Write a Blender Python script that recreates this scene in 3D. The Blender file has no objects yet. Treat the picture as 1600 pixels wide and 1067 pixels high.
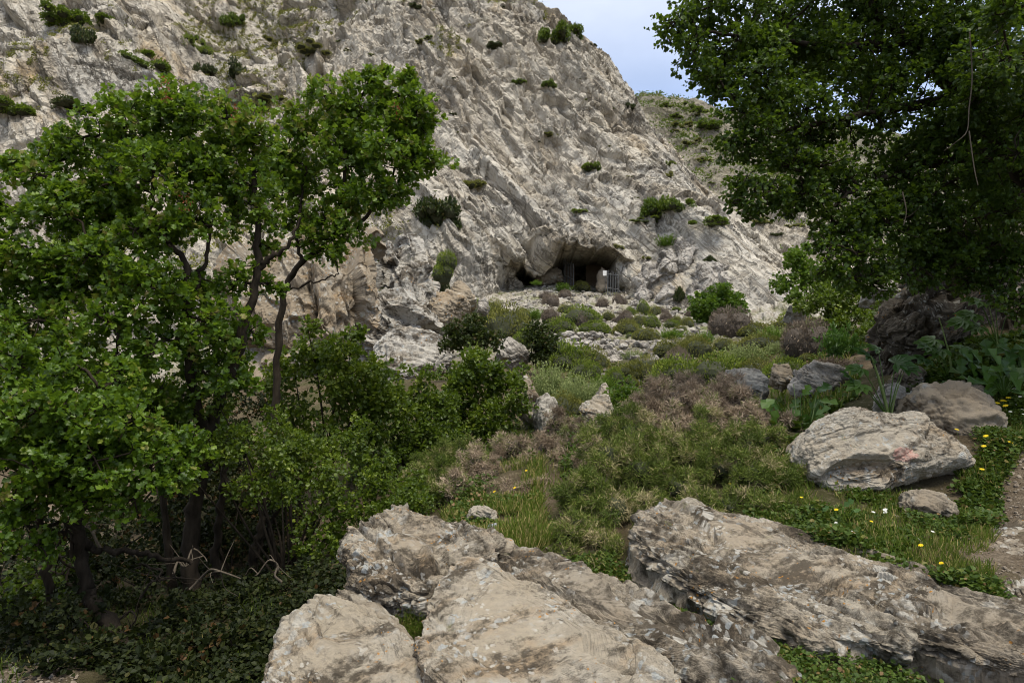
import bpy, math, random, time
import numpy as np
from mathutils import Vector, Matrix
from mathutils.bvhtree import BVHTree
T0 = time.time()
RNG = np.random.default_rng(7)
random.seed(7)
scene = bpy.context.scene
COL = scene.collection

# ------------------------------------------------------------------ camera
F = 1066.7
PITCH = math.radians(5.7)
EYE = np.array([0.0, 0.0, 1.7])
FW = np.array([0.0, math.cos(PITCH), math.sin(PITCH)])
UP = np.array([0.0, -math.sin(PITCH), math.cos(PITCH)])
RT = np.array([1.0, 0.0, 0.0])
def ray(px, py):
    return FW + (px - 800.0) / F * RT + (533.5 - py) / F * UP
def P(px, py, d):
    return EYE + d * ray(px, py)
def PA(a):
    return np.array([P(*r[:3]) for r in a])
cam_d = bpy.data.cameras.new("camera"); cam = bpy.data.objects.new("camera", cam_d); COL.objects.link(cam)
cam_d.sensor_width = 36; cam_d.lens = 36 * F / 1600; cam_d.clip_end = 3000; cam_d.clip_start = 0.05
cam.location = EYE; cam.rotation_euler = (math.pi / 2 + PITCH, 0, 0)
scene.camera = cam

# ------------------------------------------------------------------ numpy noise
def _h(ix, iy, iz, seed):
    h = (ix.astype(np.int64) * 374761393 + iy.astype(np.int64) * 668265263 + iz.astype(np.int64) * 2147483647 + seed * 974711).astype(np.uint32)
    h ^= h >> np.uint32(15); h *= np.uint32(2246822519); h ^= h >> np.uint32(13); h *= np.uint32(3266489917); h ^= h >> np.uint32(16)
    return h
def _f(h):
    return h.astype(np.float32) * np.float32(1 / 4294967296.0)
def vnoise(p, seed=0):
    i = np.floor(p); f = (p - i).astype(np.float32); i = i.astype(np.int64)
    u = f * f * f * (f * (f * 6 - 15) + 10)
    r = 0
    for dx in (0, 1):
        wx = u[:, 0] if dx else 1 - u[:, 0]
        for dy in (0, 1):
            wy = u[:, 1] if dy else 1 - u[:, 1]
            for dz in (0, 1):
                wz = u[:, 2] if dz else 1 - u[:, 2]
                r = r + wx * wy * wz * _f(_h(i[:, 0] + dx, i[:, 1] + dy, i[:, 2] + dz, seed))
    return r * 2 - 1
def fbm(p, oct=4, seed=0, gain=0.5):
    a, s, r = 1.0, 0.0, 0
    q = np.array(p, dtype=np.float64)
    for k in range(oct):
        r = r + a * vnoise(q, seed + k * 17); s += a; a *= gain; q = q * 2.03 + 11.7
    return r / s * 1.6
def voro(p, seed=0, jit=0.9):
    i0 = np.floor(p).astype(np.int64); n = len(p)
    f1 = np.full(n, 9.0, np.float32); f2 = np.full(n, 9.0, np.float32)
    best = np.zeros(n, np.uint32); off = np.zeros((n, 3), np.float32)
    fr = (p - i0).astype(np.float32)
    for dx in (-1, 0, 1):
        for dy in (-1, 0, 1):
            for dz in (-1, 0, 1):
                h = _h(i0[:, 0] + dx, i0[:, 1] + dy, i0[:, 2] + dz, seed)
                jx = (h & np.uint32(1023)).astype(np.float32) / 1023; jy = ((h >> np.uint32(10)) & np.uint32(1023)).astype(np.float32) / 1023
                jz = ((h >> np.uint32(20)) & np.uint32(1023)).astype(np.float32) / 1023
                ox = fr[:, 0] - (dx + .5 + (jx - .5) * jit); oy = fr[:, 1] - (dy + .5 + (jy - .5) * jit); oz = fr[:, 2] - (dz + .5 + (jz - .5) * jit)
                d = ox * ox + oy * oy + oz * oz
                m = d < f1
                f2 = np.where(m, f1, np.minimum(f2, d)); f1 = np.where(m, d, f1)
                best = np.where(m, h, best)
                off[m, 0] = ox[m]; off[m, 1] = oy[m]; off[m, 2] = oz[m]
    return np.sqrt(f1), np.sqrt(f2), best, off
def facet(p, scale, seed=0, tilt=1.0, step=0.5, crack=0.0, cw=0.08, basis=None, stretch=(1, 1, 1), fade=.16):
    """blocky fractured displacement: each cell is its own tilted plane; returns (displacement, cell random)"""
    q = p if basis is None else p @ basis.T
    q = q / (np.array(stretch) * scale)
    q = q + 0.18 * np.stack([vnoise(q * 1.7, seed + 91), vnoise(q * 1.7 + 31, seed + 92), vnoise(q * 1.7 + 57, seed + 93)], 1)
    f1, f2, b, off = voro(q, seed)
    b2 = (b * np.uint32(2654435761)) ^ (b >> np.uint32(7))
    gx = (b2 & np.uint32(255)).astype(np.float32) / 127.5 - 1; gy = ((b2 >> np.uint32(8)) & np.uint32(255)).astype(np.float32) / 127.5 - 1
    gz = ((b2 >> np.uint32(16)) & np.uint32(255)).astype(np.float32) / 127.5 - 1; c = ((b2 >> np.uint32(24)) & np.uint32(255)).astype(np.float32) / 255
    d = tilt * (gx * off[:, 0] + gy * off[:, 1] + gz * off[:, 2]) + step * (c - .5)
    d = d * (.25 + .75 * sstep(0, fade, f2 - f1))
    if crack:
        d = d - crack * np.clip(1 - (f2 - f1) / cw, 0, 1)
    return d * scale, c
def sstep(a, b, x):
    t = np.clip((x - a) / (b - a), 0, 1); return t * t * (3 - 2 * t)
class RBF:
    def __init__(s, xy, v, c):
        s.c = c; s.xy = np.asarray(xy, float); n = len(s.xy)
        A = np.zeros((n + 3, n + 3)); A[:n, :n] = -np.sqrt(((s.xy[:, None] - s.xy[None]) ** 2).sum(-1) + c * c)
        A[:n, :n] += np.eye(n) * 1e-6
        A[:n, n] = A[n, :n] = 1; A[:n, n + 1:] = s.xy; A[n + 1:, :n] = s.xy.T
        s.w = np.linalg.solve(A, np.concatenate([v, [0, 0, 0]]))
    def __call__(s, q):
        q = np.atleast_2d(q); out = np.empty(len(q)); n = len(s.xy)
        for k in range(0, len(q), 50000):
            b = q[k:k + 50000]
            out[k:k + 50000] = -np.sqrt(((b[:, None] - s.xy[None]) ** 2).sum(-1) + s.c ** 2) @ s.w[:n] + s.w[n] + b @ s.w[n + 1:]
        return out
def in_poly(x, y, poly):
    poly = np.asarray(poly, float); r = np.zeros(np.shape(x), bool); n = len(poly)
    for k in range(n):
        x1, y1 = poly[k]; x2, y2 = poly[(k + 1) % n]
        c = ((y1 > y) != (y2 > y)) & (x < (x2 - x1) * (y - y1) / ((y2 - y1) or 1e-9) + x1)
        r ^= c
    return r

# ------------------------------------------------------------------ object helpers
def tag(o, label=None, cat=None, group=None, kind=None):
    if label: o['label'] = label
    if cat: o['category'] = cat
    if group: o['group'] = group
    if kind: o['kind'] = kind
    return o
def mesh_arrays(name, v, faces, mats, smooth=False, attrs=None, midx=None):
    """faces: list of (m,k) int arrays"""
    me = bpy.data.meshes.new(name)
    v = np.ascontiguousarray(v, np.float32)
    faces = [np.ascontiguousarray(f, np.int32) for f in (faces if isinstance(faces, list) else [faces]) if len(f)]
    me.vertices.add(len(v)); me.vertices.foreach_set('co', v.ravel())
    nl = sum(f.size for f in faces); npo = sum(len(f) for f in faces)
    me.loops.add(nl); me.loops.foreach_set('vertex_index', np.concatenate([f.ravel() for f in faces]))
    me.polygons.add(npo)
    cnt = np.concatenate([np.full(len(f), f.shape[1], np.int32) for f in faces])
    me.polygons.foreach_set('loop_start', np.concatenate([[0], np.cumsum(cnt)[:-1]]).astype(np.int32))
    me.polygons.foreach_set('use_smooth', np.full(npo, smooth, bool))
    for m in (mats if isinstance(mats, (list, tuple)) else [mats]): me.materials.append(m)
    if midx is not None: me.polygons.foreach_set('material_index', np.ascontiguousarray(midx, np.int32))
    for an, (dom, arr) in (attrs or {}).items():
        a = me.attributes.new(an, 'FLOAT', dom); a.data.foreach_set('value', np.ascontiguousarray(arr, np.float32))
    me.update(calc_edges=True)
    return me
def add_obj(name, me, loc=(0, 0, 0), parent=None, rot=None, scale=None):
    o = bpy.data.objects.new(name, me); COL.objects.link(o); o.location = loc
    if rot is not None: o.rotation_euler = rot
    if scale is not None: o.scale = scale
    if parent is not None: o.parent = parent
    return o
def empty(name, loc):
    o = bpy.data.objects.new(name, None); COL.objects.link(o); o.location = loc; o.empty_display_size = .2
    return o
def grid_faces(nr, nc, wrap=False):
    r = np.arange(nr - 1)[:, None]; c = np.arange(nc if wrap else nc - 1)[None]
    c2 = (c + 1) % nc
    return np.stack([r * nc + c, r * nc + c2, (r + 1) * nc + c2, (r + 1) * nc + c], -1).reshape(-1, 4)
def grid_normals(v):
    """v (nr,nc,3)"""
    n = np.cross(np.gradient(v, axis=1), np.gradient(v, axis=0)); return n / (np.linalg.norm(n, axis=-1, keepdims=True) + 1e-9)
def unit(v):
    return v / (np.linalg.norm(v, axis=-1, keepdims=True) + 1e-9)

# ------------------------------------------------------------------ materials
class NT:
    def __init__(s, name):
        s.m = bpy.data.materials.new(name); s.m.use_nodes = True; s.t = s.m.node_tree; s.t.nodes.clear()
        s.out = s.t.nodes.new('ShaderNodeOutputMaterial'); s.co = s.n('ShaderNodeTexCoord').outputs['Object']
    def n(s, typ, **kw):
        nd = s.t.nodes.new(typ)
        for k, v in kw.items(): setattr(nd, k, v)
        return nd
    def link(s, a, b): s.t.links.new(a, b)
    def setin(s, nd, key, v):
        if v is None: return
        if hasattr(v, 'is_output'): s.link(v, nd.inputs[key])
        else: nd.inputs[key].default_value = v
    def mapping(s, scale=(1, 1, 1), rot=(0, 0, 0), co=None):
        m = s.n('ShaderNodeMapping'); s.link(co or s.co, m.inputs[0]); m.inputs['Scale'].default_value = scale; m.inputs['Rotation'].default_value = rot
        return m.outputs[0]
    def noise(s, scale, detail=4, rough=0.55, co=None, dist=0.0):
        nd = s.n('ShaderNodeTexNoise'); s.link(co or s.co, nd.inputs['Vector']); nd.inputs['Scale'].default_value = scale
        nd.inputs['Detail'].default_value = detail; nd.inputs['Roughness'].default_value = rough; nd.inputs['Distortion'].default_value = dist
        return nd.outputs['Fac']
    def voro(s, scale, feature='F1', co=None, out='Distance', rand=1.0):
        nd = s.n('ShaderNodeTexVoronoi', feature=feature); s.link(co or s.co, nd.inputs['Vector']); nd.inputs['Scale'].default_value = scale
        nd.inputs['Randomness'].default_value = rand
        return nd.outputs[out]
    def ramp(s, fac, stops, interp='LINEAR'):
        nd = s.n('ShaderNodeValToRGB'); s.link(fac, nd.inputs[0]); cr = nd.color_ramp; cr.interpolation = interp
        while len(cr.elements) > 1: cr.elements.remove(cr.elements[-1])
        for k, (p, c) in enumerate(stops):
            e = cr.elements[0] if k == 0 else cr.elements.new(p)
            e.position = p; e.color = (c, c, c, 1) if isinstance(c, (int, float)) else (*c, 1)
        return nd.outputs[0]
    def mix(s, fac, a, b, mode='MIX'):
        nd = s.n('ShaderNodeMix', data_type='RGBA', blend_type=mode)
        s.setin(nd, 0, fac)
        for key, v in ((6, a), (7, b)):
            if isinstance(v, tuple): nd.inputs[key].default_value = (*v, 1)
            else: s.link(v, nd.inputs[key])
        return nd.outputs[2]
    def math(s, op, a, b=None):
        nd = s.n('ShaderNodeMath', operation=op); s.setin(nd, 0, a); s.setin(nd, 1, b); return nd.outputs[0]
    def attr(s, name):
        return s.n('ShaderNodeAttribute', attribute_name=name).outputs['Fac']
    def bump(s, h, strength, dist, prev=None):
        nd = s.n('ShaderNodeBump'); s.link(h, nd.inputs['Height']); nd.inputs['Strength'].default_value = strength; nd.inputs['Distance'].default_value = dist
        if prev is not None: s.link(prev, nd.inputs['Normal'])
        return nd.outputs[0]
    def principled(s, col, rough=0.85, normal=None, spec=0.3, metallic=0.0):
        b = s.n('ShaderNodeBsdfPrincipled')
        if isinstance(col, tuple): b.inputs['Base Color'].default_value = (*col, 1)
        else: s.link(col, b.inputs['Base Color'])
        s.setin(b, 'Roughness', rough); b.inputs['Specular IOR Level'].default_value = spec; b.inputs['Metallic'].default_value = metallic
        if normal is not None: s.link(normal, b.inputs['Normal'])
        return b.outputs[0]
    def done(s, sh):
        s.link(sh, s.out.inputs['Surface']); return s.m

s_ = unit(np.array([.56, -.42, -.76])); n_ = unit(np.array([.35, -.62, .70]) - s_ * np.dot(s_, [.35, -.62, .70])); b_ = np.cross(n_, s_)
BASIS = np.stack([s_, b_, n_])          # the beds dip from upper left to lower right across the face
def cliff_mat(name, warm, grey, ochre, sc=1.0):
    t = NT(name)
    ro = t.mapping(rot=tuple(Matrix(BASIS.tolist()).to_euler()))      # axes along and across the beds
    st = t.mapping(scale=(.30, 1, 1.1), co=ro)
    big = t.noise(.09 * sc, 4, .6)
    c = t.mix(t.ramp(big, [(.36, 0), (.62, 1)]), warm, grey)
    c = t.mix(t.ramp(t.noise(.16 * sc, 5, .65, co=t.mapping(scale=(1, 1, .6))), [(.56, 0), (.72, 1)]), c, ochre)
    cell = t.attr('cell')
    c = t.mix(.55, c, t.ramp(cell, [(0, (.30, .285, .27)), (.35, (.47, .46, .45)), (.7, (.53, .525, .52)), (1, (.70, .675, .64))]), 'OVERLAY')
    bed = t.attr('bed')
    c = t.mix(t.ramp(bed, [(.30, .55), (.48, 0)]), c, grey)
    c = t.mix(t.ramp(bed, [(.60, 0), (.78, .6)]), c, (warm[0] * .72, warm[1] * .66, warm[2] * .58))
    # weathering: grey-black lichen films along the beds, pale fresh faces
    film = t.noise(.9 * sc, 9, .72, co=st)
    c = t.mix(t.ramp(film, [(.53, 0), (.66, .6)]), c, (.14, .132, .118))
    c = t.mix(t.ramp(t.noise(2.6 * sc, 8, .75), [(.54, 0), (.66, .65)]), c, (.50, .48, .45))
    c = t.mix(t.ramp(t.noise(7 * sc, 6, .8), [(.56, 0), (.68, .55)]), c, (.10, .095, .085))
    c = t.mix(t.ramp(t.noise(.35 * sc, 7, .7), [(.62, 0), (.72, .5)]), c, (.13, .14, .07))
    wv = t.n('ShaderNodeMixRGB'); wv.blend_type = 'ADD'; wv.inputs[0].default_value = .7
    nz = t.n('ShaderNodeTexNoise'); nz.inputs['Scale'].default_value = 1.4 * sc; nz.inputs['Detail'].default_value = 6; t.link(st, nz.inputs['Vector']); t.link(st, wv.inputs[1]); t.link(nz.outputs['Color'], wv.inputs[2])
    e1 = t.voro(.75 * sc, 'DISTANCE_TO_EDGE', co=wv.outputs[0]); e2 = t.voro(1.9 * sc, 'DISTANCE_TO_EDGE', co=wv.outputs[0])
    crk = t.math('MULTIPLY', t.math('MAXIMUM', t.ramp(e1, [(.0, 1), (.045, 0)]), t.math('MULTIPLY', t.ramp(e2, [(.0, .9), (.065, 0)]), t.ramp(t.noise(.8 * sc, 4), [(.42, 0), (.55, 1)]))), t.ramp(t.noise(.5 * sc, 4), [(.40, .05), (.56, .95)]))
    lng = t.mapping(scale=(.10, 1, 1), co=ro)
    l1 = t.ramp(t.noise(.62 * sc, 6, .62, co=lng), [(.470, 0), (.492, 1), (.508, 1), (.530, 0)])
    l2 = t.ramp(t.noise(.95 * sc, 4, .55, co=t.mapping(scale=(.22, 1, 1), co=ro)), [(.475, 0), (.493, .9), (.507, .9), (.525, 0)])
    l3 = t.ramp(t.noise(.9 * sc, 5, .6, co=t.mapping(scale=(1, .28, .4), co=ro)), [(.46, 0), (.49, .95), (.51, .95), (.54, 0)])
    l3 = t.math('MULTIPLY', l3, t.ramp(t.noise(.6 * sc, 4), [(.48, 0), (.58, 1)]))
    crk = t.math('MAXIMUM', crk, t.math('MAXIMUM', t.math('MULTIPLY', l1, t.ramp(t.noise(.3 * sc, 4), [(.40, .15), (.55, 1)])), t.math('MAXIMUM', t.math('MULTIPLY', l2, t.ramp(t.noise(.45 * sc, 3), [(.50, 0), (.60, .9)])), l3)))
    c = t.mix(t.math('MULTIPLY', crk, .82), c, (.075, .063, .048))  # crack lines painted dark, imitating the shade inside fractures
    wst = t.noise(1.0 * sc, 5, .6, co=t.mapping(scale=(.55, .3, .07)))
    c = t.mix(t.ramp(wst, [(.56, 0), (.70, .55)]), c, (.20, .185, .165))
    c = t.mix(t.ramp(t.noise(.055 * sc, 4, .65), [(.40, 0), (.60, .45)]), c, (warm[0] * 1.12, warm[1] * 1.12, warm[2] * 1.14))
    b = t.bump(t.noise(2.2 * sc, 8, .6, co=t.mapping(scale=(.6, 1, 1), co=ro)), .6, .2)
    b = t.bump(t.math('SUBTRACT', 1.0, crk), .7, .12, b)
    b = t.bump(t.voro(1.7 * sc, 'DISTANCE_TO_EDGE', co=st), .35, .2, b)
    return t.done(t.principled(c, .93, b, .15))
def slab_mat(name, base, base2, dark=.5, lichen=.5, angle=-.55, tan=(.30, .215, .13), sc=1.0):
    t = NT(name)
    st = t.mapping(rot=(0, 0, angle)); st = t.mapping(scale=(.36, 1.0, 1.0), co=st)
    c = t.mix(t.ramp(t.noise(1.7 * sc, 6, .6), [(.38, 0), (.62, 1)]), base, base2)
    c = t.mix(t.ramp(t.noise(2.9 * sc, 5, .6, co=st), [(.52, 0), (.66, .8)]), c, tan)
    c = t.mix(t.ramp(t.noise(22 * sc, 8, .8), [(.40, .0), (.66, .55)]), c, (.17, .15, .125))
    # crustose lichens: dark grey films, pale rosettes, mustard specks
    dk = t.math('ADD', t.math('MULTIPLY', t.noise(3.1 * sc, 10, .72, co=st), .62), t.math('MULTIPLY', t.noise(11 * sc, 8, .75), .38))
    c = t.mix(t.ramp(dk, [(.585 - .13 * dark, 0), (.65 - .12 * dark, .9)]), c, (.060, .049, .036))
    wob = t.n('ShaderNodeMixRGB'); wob.blend_type = 'ADD'; wob.inputs[0].default_value = .17
    nz = t.n('ShaderNodeTexNoise'); nz.inputs['Scale'].default_value = 9 * sc; nz.inputs['Detail'].default_value = 5; t.link(t.co, nz.inputs['Vector'])
    t.link(t.co, wob.inputs[1]); t.link(nz.outputs['Color'], wob.inputs[2])
    for s_, lo, col, w in ((7 * sc, .30, (.42, .40, .355), .9), (17 * sc, .28, (.46, .44, .395), .8), (11.3 * sc, .22, (.33, .35, .35), .9)):
        sp = t.voro(s_, 'F1', co=wob.outputs[0])
        spm = t.ramp(sp, [(lo, .85), (lo + .07, 0)])
        gate = t.ramp(t.noise(1.9 * sc + s_ * .05, 4, .6), [(.56 - .14 * lichen, 0), (.63 - .12 * lichen, w)])
        c = t.mix(t.math('MULTIPLY', spm, gate), c, col)
    c = t.mix(t.math('MULTIPLY', t.ramp(t.voro(19 * sc, co=wob.outputs[0]), [(.13, 1), (.19, 0)]), t.ramp(t.noise(3.3 * sc, 3), [(.55, 0), (.6, 1)])), c, (.38, .18, .035))
    c = t.mix(t.ramp(t.noise(4.1 * sc, 8, .75), [(.63, 0), (.70, .7)]), c, (.16, .165, .06))
    b = t.bump(t.noise(7 * sc, 12, .72, co=st), .8, .05)
    b = t.bump(t.noise(45 * sc, 6, .75), .5, .012, b)
    return t.done(t.principled(c, .92, b, .18))
def leaf_mat(name, stops, trans=.35, tcol=(.22, .40, .03), rough=.5, spec=.35):
    t = NT(name)
    c = t.ramp(t.attr('rnd'), stops)
    p = t.principled(c, rough, None, spec)
    tr = t.n('ShaderNodeBsdfTranslucent'); t.link(t.mix(.6, c, tcol), tr.inputs[0])
    m = t.n('ShaderNodeMixShader'); m.inputs[0].default_value = trans
    t.link(p, m.inputs[1]); t.link(tr.outputs[0], m.inputs[2])
    return t.done(m.outputs[0])
def bark_mat(name, a, b):
    t = NT(name)
    c = t.mix(t.ramp(t.noise(9, 6, .7, co=t.mapping(scale=(1, 1, .25))), [(.4, 0), (.62, 1)]), a, b)
    return t.done(t.principled(c, .9, t.bump(t.noise(30, 6, .7, co=t.mapping(scale=(1, 1, .2))), .8, .02), .15))
def plain_mat(name, a, b, scale=8, rough=.8, metallic=0.0, bump=.3):
    t = NT(name)
    c = t.mix(t.ramp(t.noise(scale, 6, .65), [(.4, 0), (.62, 1)]), a, b)
    return t.done(t.principled(c, rough, t.bump(t.noise(scale * 4, 5, .6), bump, .02), .3, metallic))

M = {}
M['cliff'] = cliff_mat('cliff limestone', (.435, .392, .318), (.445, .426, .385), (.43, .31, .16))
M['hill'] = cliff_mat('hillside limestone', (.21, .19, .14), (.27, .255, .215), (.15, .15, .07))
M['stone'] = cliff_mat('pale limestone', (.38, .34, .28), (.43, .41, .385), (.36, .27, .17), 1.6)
M['rock_grey'] = slab_mat('grey limestone', (.38, .355, .31), (.46, .44, .40), .85, .35, -.5, (.30, .24, .165), .38)
M['rock_brown'] = slab_mat('brown limestone', (.26, .205, .14), (.33, .285, .22), .5, .35, -.9, (.30, .20, .10), .38)
M['slab'] = slab_mat('lichen slab', (.30, .25, .185), (.35, .315, .255), .86, .50)
M['slab_dark'] = slab_mat('dark lichen slab', (.25, .205, .15), (.31, .275, .22), .95, .62)
M['slab_tan'] = slab_mat('tan slab', (.335, .288, .218), (.375, .342, .285), .66, .42)
M['boulder'] = slab_mat('pale boulder', (.35, .305, .24), (.39, .36, .305), .52, .45, .5)
M['rock_shade'] = slab_mat('shade darkened bank rock', (.055, .046, .034), (.085, .072, .055), .5, .1, .6, (.08, .06, .038))  # canopy shade painted into the near-black rock colour
M['bluestone'] = plain_mat('blue grey stone', (.27, .29, .33), (.36, .38, .42), 14)
G1 = [(0, (.028, .054, .006)), (.4, (.060, .118, .010)), (.72, (.112, .190, .014)), (.94, (.185, .275, .028)), (1, (.22, .20, .05))]
M['leaf'] = leaf_mat('tree leaf', G1, .38, (.24, .38, .02), .42, .4)
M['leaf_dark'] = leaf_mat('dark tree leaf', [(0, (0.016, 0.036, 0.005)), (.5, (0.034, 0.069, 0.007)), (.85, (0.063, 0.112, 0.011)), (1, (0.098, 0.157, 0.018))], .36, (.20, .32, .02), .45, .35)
M['leaf_bush'] = leaf_mat('bush leaf', [(0, (0.029, 0.052, 0.005)), (.5, (0.066, 0.109, 0.008)), (.85, (0.121, 0.170, 0.013)), (1, (0.194, 0.241, 0.022))], .32, (.20, .30, .02), .45, .4)
M['leaf_bright'] = leaf_mat('bright leaf', [(0, (.035, .075, .008)), (.5, (.080, .145, .014)), (1, (.15, .22, .025))], .36, (.22, .36, .03), .5, .3)
M['leaf_ivy'] = leaf_mat('dark shrub leaf', [(0, (.010, .018, .004)), (.5, (.026, .042, .007)), (.9, (.060, .080, .014)), (1, (.10, .075, .03))], .2, (.10, .15, .015), .5, .3)
M['leaf_shade'] = leaf_mat('shade darkened bramble leaf', [(0, (.006, .010, .003)), (.5, (.016, .024, .005)), (.85, (.036, .044, .009)), (.9, (.07, .04, .015)), (1, (.11, .06, .022))], .15, (.07, .10, .01), .6, .2)  # bramble leaves darkened, tree shade put into their colour
M['cush_green'] = leaf_mat('green cushion', [(0, (0.066, 0.104, 0.016)), (.5, (0.146, 0.204, 0.028)), (1, (0.270, 0.315, 0.052))], .2, (.14, .2, .02), .7, .15)
M['cush_olive'] = leaf_mat('olive cushion', [(0, (0.094, 0.101, 0.024)), (.5, (0.185, 0.194, 0.045)), (1, (0.301, 0.291, 0.081))], .2, (.16, .18, .03), .7, .15)
M['cush_grey'] = leaf_mat('dry cushion', [(0, (0.100, 0.078, 0.059)), (.5, (0.208, 0.166, 0.128)), (1, (0.342, 0.278, 0.216))], .12, (.12, .10, .06), .8, .1)
M['sage'] = leaf_mat('sage leaf', [(0, (0.118, 0.157, 0.048)), (.5, (0.222, 0.272, 0.097)), (1, (0.365, 0.412, 0.179))], .22, (.2, .26, .08), .7, .15)
M['thorn'] = leaf_mat('thorn green', [(0, (0.047, 0.070, 0.013)), (.4, (0.101, 0.140, 0.024)), (.76, (0.176, 0.213, 0.040)), (.77, (0.260, 0.225, 0.099)), (1, (0.416, 0.350, 0.198))], .2, (.16, .24, .03), .6, .2)
M['thorn_dry'] = leaf_mat('dry thorn', [(0, (0.172, 0.128, 0.088)), (.5, (0.359, 0.280, 0.202)), (.86, (0.562, 0.450, 0.329)), (.87, (0.120, 0.156, 0.036)), (1, (0.168, 0.216, 0.048))], .1, (.2, .16, .1), .8, .1)
M['grass'] = leaf_mat('grass blade', [(0, (0.046, 0.081, 0.010)), (.5, (0.098, 0.149, 0.018)), (.85, (0.149, 0.190, 0.030)), (.86, (0.287, 0.230, 0.090)), (1, (0.380, 0.310, 0.130))], .3, (.2, .28, .03), .6, .2)
M['weed'] = leaf_mat('weed leaf', [(0, (.022, .045, .008)), (.45, (.050, .090, .012)), (.78, (.085, .130, .02)), (.84, (.14, .135, .03)), (.92, (.19, .12, .05)), (1, (.24, .15, .08))], .25, (.15, .22, .02), .55, .25)
M['herb'] = leaf_mat('broad herb leaf', [(0, (.025, .070, .014)), (.6, (.055, .12, .02)), (1, (.10, .18, .03))], .32, (.16, .32, .03), .4, .4)
M['petal_y'] = leaf_mat('yellow petal', [(0, (.75, .52, .01)), (1, (.85, .66, .03))], .2, (.8, .6, .02), .6, .2)
M['petal_w'] = leaf_mat('white petal', [(0, (.72, .72, .66)), (1, (.8, .8, .76))], .2, (.7, .7, .6), .6, .2)
M['seed'] = leaf_mat('red seed wing', [(0, (.15, .05, .022)), (1, (.27, .10, .045))], .3, (.4, .1, .04), .6, .2)
M['bark'] = bark_mat('bark', (.022, .017, .012), (.050, .039, .028))
M['bark_pale'] = bark_mat('pale twig', (.09, .072, .054), (.15, .125, .095))
M['core'] = plain_mat('twiggy shade core', (.020, .026, .010), (.045, .048, .022), 12)  # solid inner cores coloured dark, standing in for shade inside shrubs
M['core_dry'] = plain_mat('dry twiggy shade core', (.045, .036, .028), (.085, .068, .054), 12)
M['metal'] = plain_mat('weathered steel', (.085, .088, .09), (.15, .15, .145), 6, .7, .2, .05)
M['sign'] = plain_mat('white board', (.72, .71, .68), (.80, .79, .77), 3, .5, 0, .02)
M['gravel'] = plain_mat('brown path gravel', (.15, .12, .09), (.26, .22, .17), 9.0)
M['plaster'] = plain_mat('brown plaster', (.125, .09, .062), (.18, .135, .095), 2.0)
M['redsoil'] = plain_mat('red earth', (.23, .13, .075), (.33, .22, .14), 3.0)
# ------------------------------------------------------------------ ground sheet
gp = []   # (x, y, z)
def g(px, py, d, dz=0.0):
    p = P(px, py, d); gp.append((p[0], p[1], p[2] + dz))
for r in [(760, 835, 6.3), (880, 880, 5.5), (900, 760, 8), (820, 740, 8.6), (930, 650, 14), (880, 600, 19), (960, 575, 24), (900, 560, 27), (900, 500, 36), (900, 452, 48.5), (850, 445, 48.5), (960, 462, 46.5),
          (1120, 510, 34), (1250, 535, 26), (1180, 590, 17), (1290, 600, 13), (1100, 650, 11), (1200, 650, 9.5), (1300, 700, 7.5), (1060, 490, 42), (1180, 500, 39),
          (1250, 1040, 3.75), (1400, 880, 5), (1300, 800, 6.2), (1450, 770, 6.8), (1560, 1010, 4.1, -.14), (1480, 1000, 4.2, -.12), (1560, 880, 5), (1560, 740, 6.8), (1560, 650, 8.4), (1420, 620, 9.5), (1590, 560, 9.5), (1700, 700, 7), (1650, 500, 11), (1450, 520, 14), (1350, 510, 20),
          (430, 1010, 5.0, -.15), (500, 930, 5.6, -.25), (480, 900, 7), (200, 1000, 6), (30, 1050, 4.8), (330, 930, 7), (420, 880, 8.2), (260, 860, 10), (600, 830, 7.6), (700, 780, 8.6), (750, 705, 11), (20, 890, 12), (70, 800, 17), (-200, 900, 8), (-250, 780, 16),
          (560, 700, 12), (650, 600, 19), (560, 580, 27), (680, 560, 30), (760, 540, 33), (760, 480, 41), (680, 470, 40), (560, 500, 36), (400, 520, 38), (250, 560, 36), (100, 580, 36), (-80, 560, 38), (780, 620, 18), (350, 680, 18)]: g(*r)
# bedrock hollows under the foreground slabs
for r in [(640, 900, 5.0, -.35), (620, 1010, 4.2, -.3), (800, 960, 4.5, -.2), (900, 1030, 4.0, -.15), (1150, 900, 5.0, -.12), (1300, 960, 4.4, -.1)]: g(*r)
gp += [(0, 0, 0), (-3, 1, -.2), (3, 1, .3), (0, -6, -1), (-12, 0, -1.5), (12, 0, 2.0), (-25, 10, -2), (25, 12, 7), (0, 62, 11.0), (20, 62, 13), (-20, 60, 9), (11, 50, 11), (16, 46, 11), (-50, 60, 8), (-60, 30, 1), (45, 50, 12), (40, 30, 10), (0, 130, 12), (60, 130, 14), (-90, 130, 10), (0, -60, -8), (-90, 0, -6), (90, 0, 14)]
gp = np.array(gp)
G_rbf = RBF(gp[:, :2], gp[:, 2], 0.8)
def G_full(x, y):
    x = np.ravel(x); y = np.ravel(y); q = np.stack([x, y, 0 * x], 1)
    return G_rbf(q[:, :2]) + .22 * fbm(q * .22, 4, 5) * sstep(6, 20, np.hypot(x, y)) + .05 * fbm(q * 1.3, 3, 3)
GX0, GY0, GS = -22.0, 0.0, .1
_gx = np.arange(GX0, 26, GS); _gy = np.arange(GY0, 66, GS)
_gz = G_full(*np.meshgrid(_gx, _gy)).reshape(len(_gy), len(_gx))
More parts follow.
